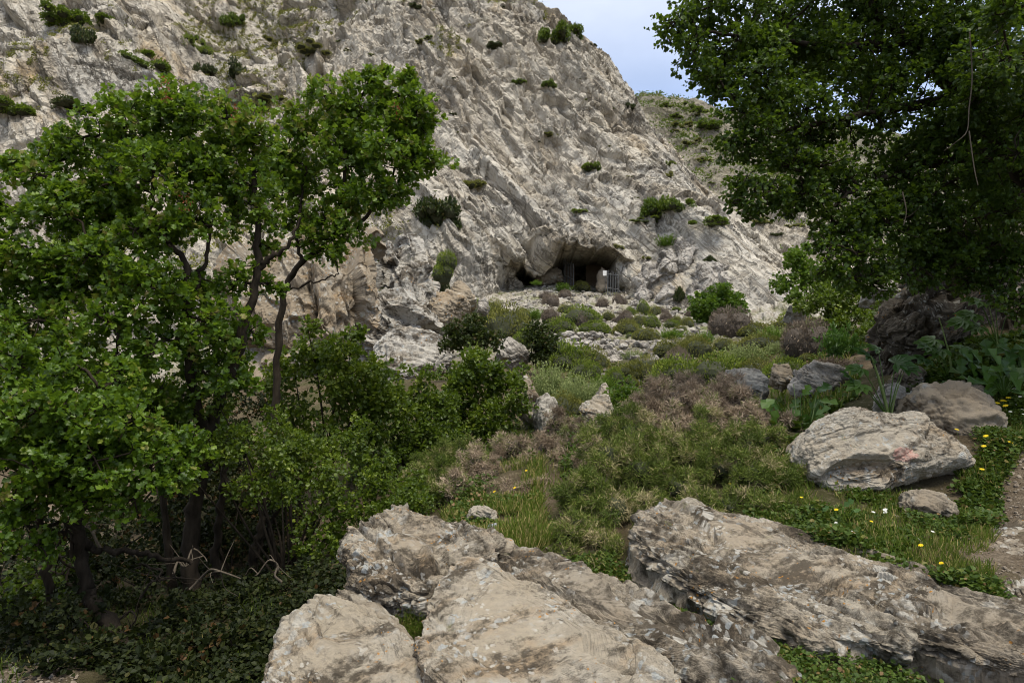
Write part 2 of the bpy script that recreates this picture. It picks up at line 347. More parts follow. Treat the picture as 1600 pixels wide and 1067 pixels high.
def Gh(x, y):
    fx = np.clip((np.asarray(x) - GX0) / GS, 0, len(_gx) - 1.001); fy = np.clip((np.asarray(y) - GY0) / GS, 0, len(_gy) - 1.001)
    i, j = fx.astype(int), fy.astype(int); u, w_ = fx - i, fy - j
    return (_gz[j, i] * (1 - u) + _gz[j, i + 1] * u) * (1 - w_) + (_gz[j + 1, i] * (1 - u) + _gz[j + 1, i + 1] * u) * w_
def ground_hits(px, py, dmax=60.0):
    ds = np.geomspace(2.6, dmax, 220); r = FW + (np.asarray(px)[:, None] - 800) / F * RT + (533.5 - np.asarray(py)[:, None]) / F * UP
    pts = EYE + ds[None, :, None] * r[:, None]; bl = pts[..., 2] < Gh(pts[..., 0], pts[..., 1])
    ok = bl.any(1); k = np.argmax(bl, 1); a, b = ds[np.maximum(k - 1, 0)], ds[k]
    for _ in range(9):
        m = (a + b) / 2; p = EYE + m[:, None] * r; u = p[:, 2] < Gh(p[:, 0], p[:, 1]); b = np.where(u, m, b); a = np.where(u, a, m)
    return (EYE + b[:, None] * r)[ok]
def ground_hit(px, py, dmax=60.0):
    ds = np.geomspace(2.5, dmax, 260); pts = EYE + ds[:, None] * ray(px, py)
    below = pts[:, 2] < Gh(pts[:, 0], pts[:, 1])
    if not below.any(): return None
    k = int(np.argmax(below)); a, b = ds[max(k - 1, 0)], ds[k]
    for _ in range(12):
        m = (a + b) / 2; p = EYE + m * ray(px, py)
        if p[2] < Gh(p[0], p[1]): b = m
        else: a = m
    return EYE + b * ray(px, py)
def dep(p): return float(np.dot(np.asarray(p) - EYE, FW))

ang = np.unique(np.concatenate([np.linspace(-52, 52, 620), np.linspace(52, 308, 70)]))[:-1]
rad = np.concatenate([[0.02], np.geomspace(.6, 140, 520), [220, 500, 1200]])
A, R = np.meshgrid(np.radians(ang), rad)
X = R * np.sin(A); Y = R * np.cos(A)
rc = np.minimum(R, 130) / np.maximum(R, 1e-6)
Z = G_full(X * rc, Y * rc).reshape(X.shape)
p3 = np.stack([X.ravel(), Y.ravel(), Z.ravel()], 1)
near = sstep(200, 60, R.ravel())
scree = sstep(24, 33, Y.ravel())
Zd = .012 * fbm(p3 * 9, 4, 3)
fd, fc = facet(p3 * [1, 1, 1.4], .55, 21, .8, .7)
fd2, fc2 = facet(p3 * [1, 1, 1.4], .22, 22, .8, .7)
Zd = Zd + scree * (fd * .55 + fd2 * .6)
Zg = (Z.ravel() + Zd * near)
GV = np.stack([X.ravel(), Y.ravel(), Zg], 1)
t = NT('ground')
pos = t.n('ShaderNodeSeparateXYZ'); t.link(t.co, pos.inputs[0])
soil = t.mix(t.ramp(t.noise(1.1, 6, .65), [(.4, 0), (.62, 1)]), (.075, .055, .035), (.15, .115, .075))
soil = t.mix(t.ramp(t.noise(.5, 5, .6), [(.42, 0), (.56, .8)]), soil, (.058, .062, .022))
soil = t.mix(t.ramp(t.noise(14, 5, .7), [(.56, 0), (.64, .55)]), soil, (.22, .18, .13))
soil = t.mix(t.ramp(t.noise(55, 4, .8), [(.52, 0), (.62, .7)]), soil, (.035, .026, .017))
gravel = t.mix(t.ramp(t.attr('cell'), [(0, 0), (1, 1)]), (.30, .265, .21), (.44, .415, .37))
gravel = t.mix(t.ramp(t.noise(.75, 6, .7), [(.46, 0), (.60, .9)]), gravel, (.10, .115, .035))
gravel = t.mix(t.ramp(t.noise(5, 6, .7), [(.5, 0), (.66, .8)]), gravel, (.12, .095, .065))
c = t.mix(t.math('MULTIPLY', t.attr('scree'), 1.0), soil, gravel)
path = t.attr('path')
c = t.mix(path, c, t.mix(t.ramp(t.noise(38, 6, .8), [(.46, 0), (.60, .8)]), t.mix(t.ramp(t.noise(6, 5, .7), [(.4, 0), (.6, 1)]), (.15, .115, .08), (.24, .195, .145)), (.07, .055, .04)))
M['ground'] = t.done(t.principled(c, .95, t.bump(t.noise(40, 6, .75), .7, .02, t.bump(t.noise(9, 8, .7), .9, .08)), .1))
pth = np.zeros(len(GV))
for (px, py, d, r) in [(20, 890, 12, 1.6), (30, 1055, 4.8, .45), (75, 800, 17, 2.2), (1590, 860, 5.2, .5), (1585, 920, 4.5, .4), (1590, 790, 6.2, .5), (1605, 730, 7.0, .5), (955, 568, 24.5, .7)]:
    q = P(px, py, d); pth = np.maximum(pth, sstep(1.25, .55, np.hypot(GV[:, 0] - q[0], GV[:, 1] - q[1]) / r + .3 * vnoise(p3 * 3, 9)))
gfaces = grid_faces(len(rad), len(ang), True)
sc_attr = scree * (1 - .0 * near) * sstep(70, 55, Y.ravel())
o = add_obj('ground', mesh_arrays('ground', GV, gfaces[:, ::-1], M['ground'], False, {'cell': ('POINT', fc2), 'scree': ('POINT', sc_attr), 'path': ('POINT', pth)}))
tag(o, 'stony hillside ground rising to the cave', None, None, 'structure')

# ------------------------------------------------------------------ cliff face  (surface y = Y(x, z))
cp = []
def c_(px, py, d):
    p = P(px, py, d); cp.append((p[0], p[2], p[1]))
for r in [(-100, 430, 46), (100, 430, 44), (300, 420, 42.5), (450, 420, 42), (560, 400, 42), (680, 450, 42), (760, 455, 45), (810, 440, 48), (1050, 485, 43), (1150, 495, 40.5), (1220, 495, 40),
          (-100, 560, 43), (300, 560, 40), (560, 560, 39), (760, 560, 41), (900, 560, 47), (1100, 600, 38), (1250, 600, 37),
          (900, 455, 49), (955, 460, 47.5),
          (-100, 250, 52), (100, 250, 50), (250, 210, 55), (370, 200, 61), (450, 250, 54), (560, 300, 48), (680, 330, 45.5), (760, 350, 46.5), (800, 300, 49), (860, 330, 48), (850, 392, 46.2), (790, 395, 46.5), (905, 378, 46.3), (945, 378, 47), (1000, 360, 48), (1090, 345, 46), (1130, 400, 44), (990, 420, 46), (1060, 430, 44.4), (1085, 400, 45), (1040, 460, 43.8), (1110, 450, 42.6), (1180, 440, 42), (1180, 400, 45), (1010, 400, 46.8), (1230, 450, 42),
          (-100, 100, 62), (80, 100, 58), (160, 60, 61), (250, 80, 66), (370, 60, 77), (330, 130, 68), (480, 80, 71), (600, 120, 63), (690, 90, 62), (740, 160, 58), (800, 230, 55), (900, 240, 57), (1000, 270, 55), (1035, 240, 58),
          (-100, -100, 76), (100, -80, 73), (280, -60, 84), (420, -60, 90), (560, 0, 77), (650, 0, 69), (700, -40, 74), (800, 0, 80), (835, 0, 84), (890, 50, 79), (950, 100, 73), (990, 160, 67),
          (560, -170, 97), (700, -150, 90), (100, -220, 90), (-150, -220, 92), (800, -120, 95), (400, -220, 112)]: c_(*r)
for (px, py, d) in [(800, -110, 95), (842, 0, 85), (902, 45, 79), (962, 95, 73), (1003, 155, 67), (1052, 215, 60)]:
    p = P(px, py, d); cp.append((p[0] + 5, p[2], p[1] + 16)); cp.append((p[0] + 11, p[2], p[1] + 30))
for r in [(1140, 330, 60), (1220, 345, 66), (1290, 350, 68), (1250, 420, 50), (1330, 430, 48), (1330, 560, 40), (1400, 360, 70)]: c_(*r)
cp = np.array(cp)
C_rbf = RBF(cp[:, :2], cp[:, 2], 2.0)
sx, sz = .115, .10
xs = np.arange(-66, 33, sx); zs = np.arange(2.0, 64, sz)
XX, ZZ = np.meshgrid(xs, zs)
YY = C_rbf(np.stack([XX.ravel(), ZZ.ravel()], 1)).reshape(XX.shape)
# cave: recess behind the lip, in real metres round the mouth
def wxz(px, py, d=47.0):
    p = P(px, py, d); return (p[0], p[2])
wob = .25 * vnoise(np.stack([XX.ravel(), ZZ.ravel() * 0, ZZ.ravel()], 1) * 1.3, 44).reshape(XX.shape)
mouth = [wxz(*q) for q in [(802, 420), (812, 409), (845, 404), (872, 400), (890, 395), (905, 390), (930, 389), (950, 393), (961, 403), (966, 424), (970, 470), (900, 470), (830, 440), (808, 432)]]
inside = in_poly(XX + wob, ZZ + .5 * wob, mouth)
rec = np.where(inside, 1.0, 0.0)
lipp = np.array([wxz(*q_) for q_ in [(785, 412), (812, 409), (845, 404), (872, 400), (890, 395), (905, 390), (930, 389), (950, 393), (975, 405)]])
zl = np.interp(XX, lipp[:, 0], lipp[:, 1]); xw = sstep(lipp[0, 0] - .8, lipp[0, 0] + 1.2, XX) * sstep(lipp[-1, 0] + 1.0, lipp[-1, 0] - .8, XX)
dz_ = ZZ - zl
YY = YY - 1.5 * xw * np.where(dz_ > 0, np.exp(-(dz_ / 1.5) ** 2), 0) * np.where(inside, 0, 1)
YY0 = YY.copy()
YY = YY + rec * 7.0
p3 = np.stack([XX.ravel(), YY0.ravel(), ZZ.ravel()], 1)
# beds dip from upper left to lower right across the face
amp = np.ones(len(p3))
left = sstep(-8, -22, p3[:, 0])          # the left buttress is built of larger round-cornered blocks
d1, c1 = facet(p3, 5.5, 1, .75, .25, basis=BASIS, stretch=(2.2, 1, .9), fade=.10)
d2, c2 = facet(p3, 1.9, 2, .8, .6, .20, .09, BASIS, (2.4, 1, .7), fade=.02)
d3, c3 = facet(p3, .8, 3, .9, .6, .30, .13, BASIS, (1.9, 1, .75), fade=.02)
d4, c4 = facet(p3, .34, 4, .9, .6, .0, .1, BASIS, (1.5, 1, .8), fade=.02)
dl, cl = facet(p3, 3.3, 6, .8, .45, .16, .06, BASIS, (1.5, 1, 1), fade=.02)
q = p3 @ BASIS.T
band = fbm(np.stack([q[:, 0] * .05, q[:, 1] * .35, q[:, 2] * .9], 1), 5, 8, .6)      # long grooves along the beds
slabzone = sstep(-12, -4, p3[:, 0]) * sstep(26, 18, p3[:, 0])
saw = lambda fr, wp, sd: np.mod(q[:, 1] * fr + wp * fbm(np.stack([q[:, 0] * .06, q[:, 1] * .12, q[:, 2] * .3], 1), 3, sd) + .35 * fbm(p3 * .5, 3, sd + 1), 1.0)
s1 = saw(.36, 1.6, 51); s2 = saw(1.05, 1.5, 55)
ledge = (np.where(s1 < .9, s1 / .9, (1 - s1) / .1) - .5) * sstep(-.3, .5, fbm(p3 * .16, 3, 58)) + .42 * (np.where(s2 < .85, s2 / .85, (1 - s2) / .15) - .5) * sstep(-.4, .4, fbm(p3 * .3, 3, 59))
rb_ = 1 - 2 * np.abs(fbm(np.stack([q[:, 0] * .035, q[:, 1] * .42, q[:, 2] * .4], 1), 4, 61, .5))
bed = np.clip(.5 + .5 * fbm(np.stack([q[:, 0] * .05, q[:, 1] * .75, q[:, 2] * .7], 1), 5, 63, .6), 0, 1)
near_cave = np.exp(-((XX.ravel() - 11.5) / 5.5) ** 2 - ((ZZ.ravel() - 10.8) / 4.0) ** 2)
D = d1 * .34 * (1 - .8 * near_cave) + (d2 * (1 - left) + dl * left) * (.34 + .18 * left) + d3 * .36 + d4 * .34 + band * (.16 * slabzone + .10) + .36 * (rb_ - .5) * (.3 + .7 * slabzone) + .80 * ledge * (1 - .7 * left) * (1 - .6 * near_cave) + .25 * fbm(p3 * .22, 3, 12)
D = D * (1 - .65 * near_cave)
D = D * np.where(rec.ravel() > 0, .35, 1)
ndir = np.array([0, -.85, .53])
V = np.stack([XX.ravel(), YY.ravel(), ZZ.ravel()], 1) + D[:, None] * ndir
# trim: nothing beyond the shoulder that turns away on the right
xr = np.interp(ZZ.ravel(), [2, 18, 27, 40, 52, 64], [33, 30, 24, 19, 14, 8])
keep = XX.ravel() < xr
faces = grid_faces(len(zs), len(xs))
faces = faces[keep[faces].all(1)]
used = np.zeros(len(V), bool); used[faces.ravel()] = True
remap = np.cumsum(used) - 1
cell = np.clip(.5 + 1.5 * (.40 * c2 + .36 * c3 + .24 * c4 - .5), 0, 1)
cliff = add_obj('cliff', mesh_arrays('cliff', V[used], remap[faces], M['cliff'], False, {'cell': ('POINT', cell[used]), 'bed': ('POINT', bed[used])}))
tag(cliff, 'steep fractured pale limestone cliff with a cave at its foot', None, None, 'structure')
VG = V.reshape(len(zs), len(xs), 3)[::4, ::4]
cf = grid_faces(*VG.shape[:2]); kk = keep.reshape(XX.shape)[::4, ::4].ravel(); cf = cf[kk[cf].all(1)]
CB = BVHTree.FromPolygons(VG.reshape(-1, 3).tolist(), cf.tolist())

# ------------------------------------------------------------------ far hillside (height field)
hp = []
for r in [(1000, 148, 118), (1050, 156, 114), (1110, 166, 112), (1250, 195, 108), (1450, 235, 104), (1700, 260, 100), (1050, 230, 96), (1110, 250, 88), (1250, 270, 86), (1100, 310, 72), (1200, 330, 70), (1300, 345, 68), (1420, 350, 62), (1150, 370, 60), (1300, 395, 54), (1420, 410, 42), (1600, 420, 36), (1250, 450, 46)]:
    p = P(*r); hp.append((p[0], p[1], p[2]))
hp += [(p[0] * 1.06, p[1] + 22, p[2] - 5) for p in hp[:6]] + [(30, 45, 9), (60, 40, 16), (90, 90, 45), (45, 30, 11)]
hp = np.array(hp); H_rbf = RBF(hp[:, :2], hp[:, 2], 2.5)
hx = np.arange(9, 85, .26); hy = np.arange(42, 136, .26)
HX, HY = np.meshgrid(hx, hy); HZ = H_rbf(np.stack([HX.ravel(), HY.ravel()], 1))
p3 = np.stack([HX.ravel(), HY.ravel(), HZ], 1)
hb = np.stack([unit(np.array([.9, .25, -.25])), unit(np.array([-.2, .95, .3])), unit(np.array([.2, -.25, .95]))])
d1, c1 = facet(p3, 2.4, 31, .9, .5, .1, .1, hb, (3.2, 1.6, .8)); d2, c2 = facet(p3, .95, 32, .9, .6, .1, .1, hb, (2.6, 1.2, .8))
HD = d1 * .6 + d2 * .7 + .9 * fbm(p3 * .12, 4, 33) + .6 * fbm((p3 @ hb.T) * [.05, .1, .7], 4, 34)
HV = p3 + HD[:, None] * np.array([0, -.35, .94])
hfc = grid_faces(len(hy), len(hx)); hok = ~((p3[:, 1] < 64) & (p3[:, 0] < 21 + .0 * p3[:, 1])); hfc = hfc[hok[hfc].all(1)]
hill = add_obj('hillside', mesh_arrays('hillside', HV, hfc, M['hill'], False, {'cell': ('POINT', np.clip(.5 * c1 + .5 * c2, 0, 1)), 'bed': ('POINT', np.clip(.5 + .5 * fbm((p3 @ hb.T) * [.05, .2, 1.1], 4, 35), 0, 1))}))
tag(hill, 'far scrubby limestone hillside behind the cliff', None, None, 'structure')
HGv = HV.reshape(len(hy), len(hx), 3)[::3, ::3]
hgf = grid_faces(*HGv.shape[:2]); hk = hok.reshape(len(hy), len(hx))[::3, ::3].ravel(); hgf = hgf[hk[hgf].all(1)]
HB = BVHTree.FromPolygons(HGv.reshape(-1, 3).tolist(), hgf.tolist())
def cliff_hit(px, py, which=None):
    dirv = Vector(unit(ray(px, py))); best = None
    for b in ((CB, HB) if which is None else (which,)):
        h = b.ray_cast(Vector(EYE), dirv, 400)
        if h[0] is not None and (best is None or h[3] < best[1]): best = (np.array(h[0]), h[3])
    return best[0] if best else None
print('terrain', round(time.time() - T0, 1))
# ------------------------------------------------------------------ rocks
def resample_star(poly2, n, smooth):
    """radius of a star-shaped outline round its centroid for n angles"""
    poly2 = np.asarray(poly2, float)
    ph = np.linspace(0, 2 * np.pi, n, endpoint=False); Rr = np.zeros(n)
    a = poly2; b = np.roll(poly2, -1, 0)
    for k, f in enumerate(ph):
        d = np.array([math.cos(f), math.sin(f)]); e = b - a
        den = d[0] * e[:, 1] - d[1] * e[:, 0]
        with np.errstate(divide='ignore', invalid='ignore'):
            tt = (a[:, 0] * e[:, 1] - a[:, 1] * e[:, 0]) / den; uu = (a[:, 0] * d[1] - a[:, 1] * d[0]) / den
        ok = (tt > 0) & (uu >= -1e-6) & (uu <= 1 + 1e-6) & np.isfinite(tt)
        Rr[k] = tt[ok].max() if ok.any() else Rr[k - 1]
    if smooth:
        ker = np.hanning(smooth * 2 + 3); ker /= ker.sum(); m = len(ker)
        Rr = np.convolve(np.concatenate([Rr[-m:], Rr, Rr[:m]]), ker, 'same')[m:-m]
    return ph, Rr
def vert_normals(v, quads):
    a = v[quads[:, 2]] - v[quads[:, 0]]; b = v[quads[:, 3]] - v[quads[:, 1]]; fn = np.cross(a, b)
    out = np.stack([sum(np.bincount(quads[:, k], fn[:, c], len(v)) for k in range(4)) for c in range(3)], 1)
    return unit(out)
def star_rock(name, label, outline, thick, mat, n=300, m=150, e=.55, amp=1.0, size=None, strata=None, strata_amp=.03, seed=0, back=1.0, cat='rock', up=0.0, blocks=.5, rough=1.0, group=None, smooth=True, big=.9):
    """a boulder whose front outline follows the photo; outline rows (px, py, depth); thick = half thickness in metres"""
    pts = PA(outline); c = pts.mean(0); u_, s_v, vt = np.linalg.svd(pts - c)
    nrm = vt[2]
    if np.dot(nrm, EYE - c) < 0: nrm = -nrm
    if up: nrm = unit(nrm + np.array([0, 0, up]))
    e1 = unit(np.cross([0, 0, 1.0], nrm)) if abs(nrm[2]) < .98 else np.array([1., 0, 0]); e2 = np.cross(nrm, e1)
    p2 = np.stack([(pts - c) @ e1, (pts - c) @ e2], 1)
    off = (pts - c) @ nrm
    nph = 720
    ph, Rr = resample_star(p2, nph, 3)
    # square grid folded onto the outline, so the mesh has no pole
    N = int(.62 * n); N += N % 2
    g1 = np.linspace(-1, 1, N + 1); a, b = np.meshgrid(g1, g1)
    r = np.maximum(np.abs(a), np.abs(b)); L2 = np.sqrt(a * a + b * b) + 1e-9
    ang_ = np.arctan2(b, a)
    rs = r ** 1.15
    th = np.pi / 2 - (np.pi / 2 + .30) * rs
    R_at = np.interp(ang_ % (2 * np.pi), np.append(ph, 2 * np.pi), np.append(Rr, Rr[0]))
    R_at = R_at * (1 + .03 * fbm(np.stack([np.cos(ang_) * 3, np.sin(ang_) * 3, r * 0 + seed], -1).reshape(-1, 3), 4, seed).reshape(r.shape))
    pa = np.arctan2(p2[:, 1], p2[:, 0]) % (2 * np.pi); so_ = np.argsort(pa); pa, of = pa[so_], off[so_]
    off_i = np.interp(ang_ % (2 * np.pi), np.concatenate([pa - 2 * np.pi, pa, pa + 2 * np.pi]), np.concatenate([of, of, of]))
    cr = np.abs(np.cos(th)) ** e; sr = np.sign(np.sin(th)) * np.abs(np.sin(th)) ** (e * 1.15)
    h = np.where(sr > 0, sr * thick, sr * thick * back) + cr ** 2 * off_i
    fr = (c + (cr * R_at * np.cos(ang_))[..., None] * e1 + (cr * R_at * np.sin(ang_))[..., None] * e2 + h[..., None] * nrm).reshape(-1, 3)
    idx = np.arange((N + 1) ** 2).reshape(N + 1, N + 1)
    loop = np.concatenate([idx[0, :-1], idx[:-1, -1], idx[-1, :0:-1], idx[:0:-1, 0]])
    ringv, quads = [], [grid_faces(N + 1, N + 1)]
    prev = loop; nv = len(fr); cen = c - nrm * thick * back * 1.02
    for t_ in (.25, .55, .8, .97):
        ring = fr[loop] * (1 - t_) + (c - nrm * thick * back * (.4 + .6 * min(1, t_ * 1.6))) * t_
        ringv.append(ring); cur = np.arange(nv, nv + len(loop)); nv += len(loop)
        quads.append(np.stack([prev, cur, np.roll(cur, -1), np.roll(prev, -1)], 1)); prev = cur
    p = np.concatenate([fr] + ringv); quads = np.concatenate(quads)
    gn = vert_normals(p, quads)
    if np.mean(np.sum(gn[idx[N // 4:3 * N // 4, N // 4:3 * N // 4].ravel()] @ nrm)) < 0: gn = -gn; quads = quads[:, ::-1]
    S = size or (0.5 * (Rr.mean() + thick))
    sv = unit(np.array(strata if strata is not None else (.8, -.3, -.4), float)); nv_ = unit(np.cross(sv, np.cross(nrm, sv)))
    B = np.stack([sv, np.cross(nv_, sv), nv_])
    d1, c1 = facet(p, S * big, seed + 1, .8, .3, .05, .08, B, (1.8, 1, .8), fade=.06)
    d2, c2 = facet(p, S * .34, seed + 2, .9, .4, .10, .10, B, (2.2, 1, .7), fade=.10)
    d3, c3 = facet(p, S * .13, seed + 3, .9, .5, .0, .1, B, (2.0, 1, .7), fade=.14)
    q = p @ B.T / S
    rid = fbm(np.stack([q[:, 0] * .9, q[:, 1] * 5.5, q[:, 2] * 7], 1), 5, seed + 5, .6)
    rid2 = 1 - np.abs(fbm(np.stack([q[:, 0] * .55, q[:, 1] * 3.1, q[:, 2] * 4], 1), 4, seed + 6, .55)) * 2
    D = amp * (blocks * (d1 * .40 + d2 * .40) + d3 * .22 * rough) + strata_amp * S * (rid * 1.3 - np.clip(rid2 - .62, 0, 1) * 4.2) + .02 * S * rough * fbm(p / S * 9, 5, seed + 7, .65)
    f1, f2, _, _ = voro(p / (S * .07), seed + 8)
    D = D - S * .016 * rough * np.clip(.42 - f1, 0, 1) * 2.4 * sstep(.0, .5, fbm(p / S * 2.2, 3, seed + 9))
    v = p + D[:, None] * gn
    base = np.array([c[0], c[1], v[:, 2].min()])
    me = mesh_arrays(name, v - base, [quads, prev[None]], mat, smooth, {'cell': ('POINT', np.clip(.6 * c2 + .4 * c3, 0, 1))})
    o = add_obj(name, me, base)
    return tag(o, label, cat, group)

SLAB_DIR = P(1010, 1040, 3.8) - P(740, 905, 4.9)
# foreground ledges
star_rock('rock_slab', 'tan lichen blotched rock block leaning into the bottom edge beside the dark gully', [(405, 1130, 3.5), (430, 1072, 3.75), (448, 1032, 3.98), (470, 1000, 4.2), (492, 980, 4.35), (515, 966, 4.45), (540, 976, 4.42), (568, 986, 4.36), (610, 1018, 4.15), (652, 1052, 3.95), (700, 1110, 3.6), (620, 1180, 3.3), (480, 1190, 3.3)], .22, M['slab_tan'], 560, 230, .22, .9, .5, SLAB_DIR, .02, 11, 2.2, blocks=.5, big=1.4, smooth=False)
star_rock('rock_wedge', 'narrow dark wedge of rock wedged between the tan block and the humped boulder', [(520, 950, 4.62), (535, 933, 4.72), (560, 942, 4.68), (590, 968, 4.55), (635, 1000, 4.3), (660, 1035, 4.1), (645, 1052, 4.0), (615, 1024, 4.12), (580, 994, 4.3), (540, 976, 4.48)], .13, M['slab_dark'], 260, 110, .5, .7, .3, SLAB_DIR, .05, 12, 2.2)
star_rock('rock_hump', 'humped lichen spotted boulder at the upper end of the foreground ledges', [(546, 942, 4.75), (545, 900, 5.05), (549, 868, 5.25), (566, 845, 5.4), (590, 834, 5.5), (612, 820, 5.6), (648, 819, 5.6), (700, 834, 5.5), (750, 850, 5.4), (790, 880, 5.2), (775, 905, 5.0), (735, 925, 4.85), (690, 948, 4.7), (668, 976, 4.5), (620, 972, 4.55), (580, 962, 4.62)], .25, M['slab'], 600, 240, .26, 1.0, .5, SLAB_DIR, .045, 13, 2.0, blocks=.6, big=1.3, smooth=False)
star_rock('rock_slab', 'large pale smooth slab sloping to the bottom middle of the photo', [(682, 955, 4.55), (700, 935, 4.68), (724, 914, 4.8), (748, 920, 4.8), (800, 948, 4.6), (856, 980, 4.4), (905, 1010, 4.2), (960, 1045, 3.95), (1030, 1085, 3.65), (1060, 1140, 3.35), (900, 1200, 3.2), (720, 1180, 3.2), (650, 1095, 3.55), (640, 1062, 3.85), (660, 1005, 4.15)], .26, M['slab_tan'], 720, 280, .20, .85, .55, SLAB_DIR, .02, 14, 1.8, blocks=.42, smooth=False, big=1.5)
star_rock('rock_ledge', 'long dark lichen covered ledge running behind the large pale slab', [(735, 880, 5.2), (760, 862, 5.35), (800, 868, 5.3), (850, 884, 5.2), (910, 906, 5.0), (965, 934, 4.8), (1010, 968, 4.55), (1100, 1008, 4.2), (1180, 1040, 3.9), (1250, 1080, 3.6), (1240, 1120, 3.4), (1100, 1110, 3.5), (1000, 1070, 3.75), (920, 1024, 4.05), (860, 986, 4.3), (800, 950, 4.55), (755, 920, 4.78)], .14, M['slab_dark'], 560, 210, .30, 1.0, .45, SLAB_DIR, .05, 15, 2.2, blocks=.8, smooth=False)
star_rock('rock_slab', 'long broad banded slab beside the thorn bushes dipping to the lower right', [(988, 858, 5.4), (990, 838, 5.6), (1002, 812, 5.95), (1036, 796, 6.2), (1078, 806, 6.1), (1130, 826, 5.9), (1200, 836, 5.75), (1280, 862, 5.45), (1350, 888, 5.15), (1420, 912, 4.9), (1480, 945, 4.55), (1470, 1000, 4.2), (1420, 1032, 3.95), (1290, 1028, 4.0), (1215, 1016, 4.1), (1150, 984, 4.3), (1090, 946, 4.6), (1040, 918, 4.85), (1005, 890, 5.1)], .17, M['slab'], 760, 240, .26, .9, .5, P(1500, 985, 4.3) - P(1040, 830, 5.8), .055, 16, 2.2, blocks=.42, smooth=False, big=1.5)
star_rock('rock_slab', 'flaky brown rock end running out at the lower right corner of the photo', [(1400, 905, 5.0), (1440, 915, 4.9), (1500, 940, 4.6), (1600, 975, 4.25), (1760, 1030, 3.85), (1780, 1130, 3.3), (1600, 1075, 3.65), (1500, 1050, 3.8), (1400, 1030, 3.95), (1370, 970, 4.4)], .16, M['slab_dark'], 520, 200, .26, .9, .45, P(1500, 985, 4.3) - P(1040, 830, 5.8), .06, 160, 2.2, blocks=.8, smooth=False)
# the painted boulder and its neighbours on the right bank
star_rock('boulder', 'large pale boulder with a faded red paint mark on its face', [(1219, 733, 7.3), (1228, 714, 7.35), (1245, 689, 7.4), (1272, 671, 7.45), (1299, 659, 7.5), (1314, 659, 7.5), (1324, 665, 7.5), (1362, 672, 7.5), (1405, 669, 7.5), (1438, 681, 7.45), (1470, 710, 7.4), (1498, 743, 7.35), (1492, 752, 7.3), (1462, 753, 7.25), (1435, 756, 7.15), (1400, 762, 7.05), (1373, 772, 7.0), (1348, 788, 6.95), (1320, 791, 6.95), (1282, 778, 7.0), (1245, 766, 7.1)], .55, M['boulder'], 520, 210, .42, 1.0, .7, (1, -.1, .25), .016, 27, 1.1, blocks=.42, smooth=False, big=1.2)
star_rock('boulder', 'brown rounded boulder behind the painted boulder on the right bank', [(1400, 640, 8.6), (1406, 622, 8.7), (1440, 619, 8.7), (1490, 626, 8.6), (1530, 642, 8.5), (1548, 668, 8.3), (1560, 710, 8.1), (1500, 730, 8.1), (1440, 690, 8.3)], .5, M['rock_brown'], 200, 100, .55, 1, .6, (1, 0, -.2), .03, 18)
star_rock('rock', 'low grey rock edge behind the brown boulder among daisies', [(1462, 624, 9.0), (1490, 615, 9.1), (1530, 622, 9.0), (1548, 640, 8.8), (1500, 650, 8.8)], .3, M['slab_dark'], 120, 60, .6, 1, .4, None, .03, 19)
star_rock('rock', 'speckled brown rock under the shadowed side of the painted boulder', [(1398, 800, 6.45), (1402, 782, 6.5), (1430, 776, 6.5), (1465, 784, 6.45), (1488, 806, 6.35), (1482, 828, 6.25), (1440, 832, 6.25), (1405, 822, 6.3)], .25, M['slab_dark'], 160, 80, .55, 1, .35, None, .03, 20)
star_rock('flat_stone', 'flat smooth blue grey stone lying in the grass', [(1348, 856, 5.55), (1352, 846, 5.6), (1385, 847, 5.6), (1410, 858, 5.5), (1421, 866, 5.45), (1416, 875, 5.4), (1390, 870, 5.42)], .06, M['bluestone'], 120, 60, .6, .4, .2, None, .01, 21, cat='stone')
star_rock('rock', 'pale grey rock standing against the foot of the tall arum stalk', [(1365, 632, 9.0), (1375, 606, 9.1), (1398, 602, 9.1), (1412, 615, 9.0), (1410, 640, 8.9), (1385, 650, 8.9)], .25, M['rock_grey'], 120, 60, .6, 1, .35, None, .04, 22)
star_rock('rock', 'white faced upright rock among the low herbs right of the dry bush', [(1236, 615, 11.3), (1240, 590, 11.5), (1262, 578, 11.6), (1300, 580, 11.6), (1322, 588, 11.5), (1316, 606, 11.2), (1285, 620, 11.1)], .22, M['stone'], 200, 90, .6, 1.1, .6, None, .05, 23)
star_rock('rock', 'brown square cornered rock left of the white faced rock', [(1202, 596, 12), (1206, 576, 12.1), (1232, 578, 12.1), (1238, 598, 11.8), (1222, 606, 11.8)], .2, M['rock_brown'], 140, 70, .5, 1, .45, None, .04, 24)
star_rock('rock', 'low grey rock showing behind the dry thorn bush', [(1116, 622, 11), (1122, 602, 11.2), (1150, 590, 11.4), (1180, 596, 11.3), (1200, 612, 11.1), (1190, 640, 10.8), (1130, 640, 10.8)], .4, M['rock_grey'], 160, 80, .6, 1, .45, None, .04, 25)
star_rock('boulder', 'grey weathered stone at the right end of the round dark bush', [(834, 660, 12.2), (836, 634, 12.5), (850, 625, 12.6), (864, 632, 12.5), (874, 660, 12.3), (868, 690, 12.0), (846, 690, 12)], .4, M['rock_grey'], 180, 90, .65, .8, .5, (0.2, 0, 1), .03, 26)
star_rock('rock', 'tall lichen crusted rock edge half hidden by the round dark bush', [(812, 600, 13.4), (818, 592, 13.5), (828, 606, 13.4), (842, 640, 13), (845, 665, 12.8), (824, 660, 12.9), (806, 640, 13)], .4, M['slab'], 160, 80, .6, 1, .5, (0.3, 0, -1), .05, 27)
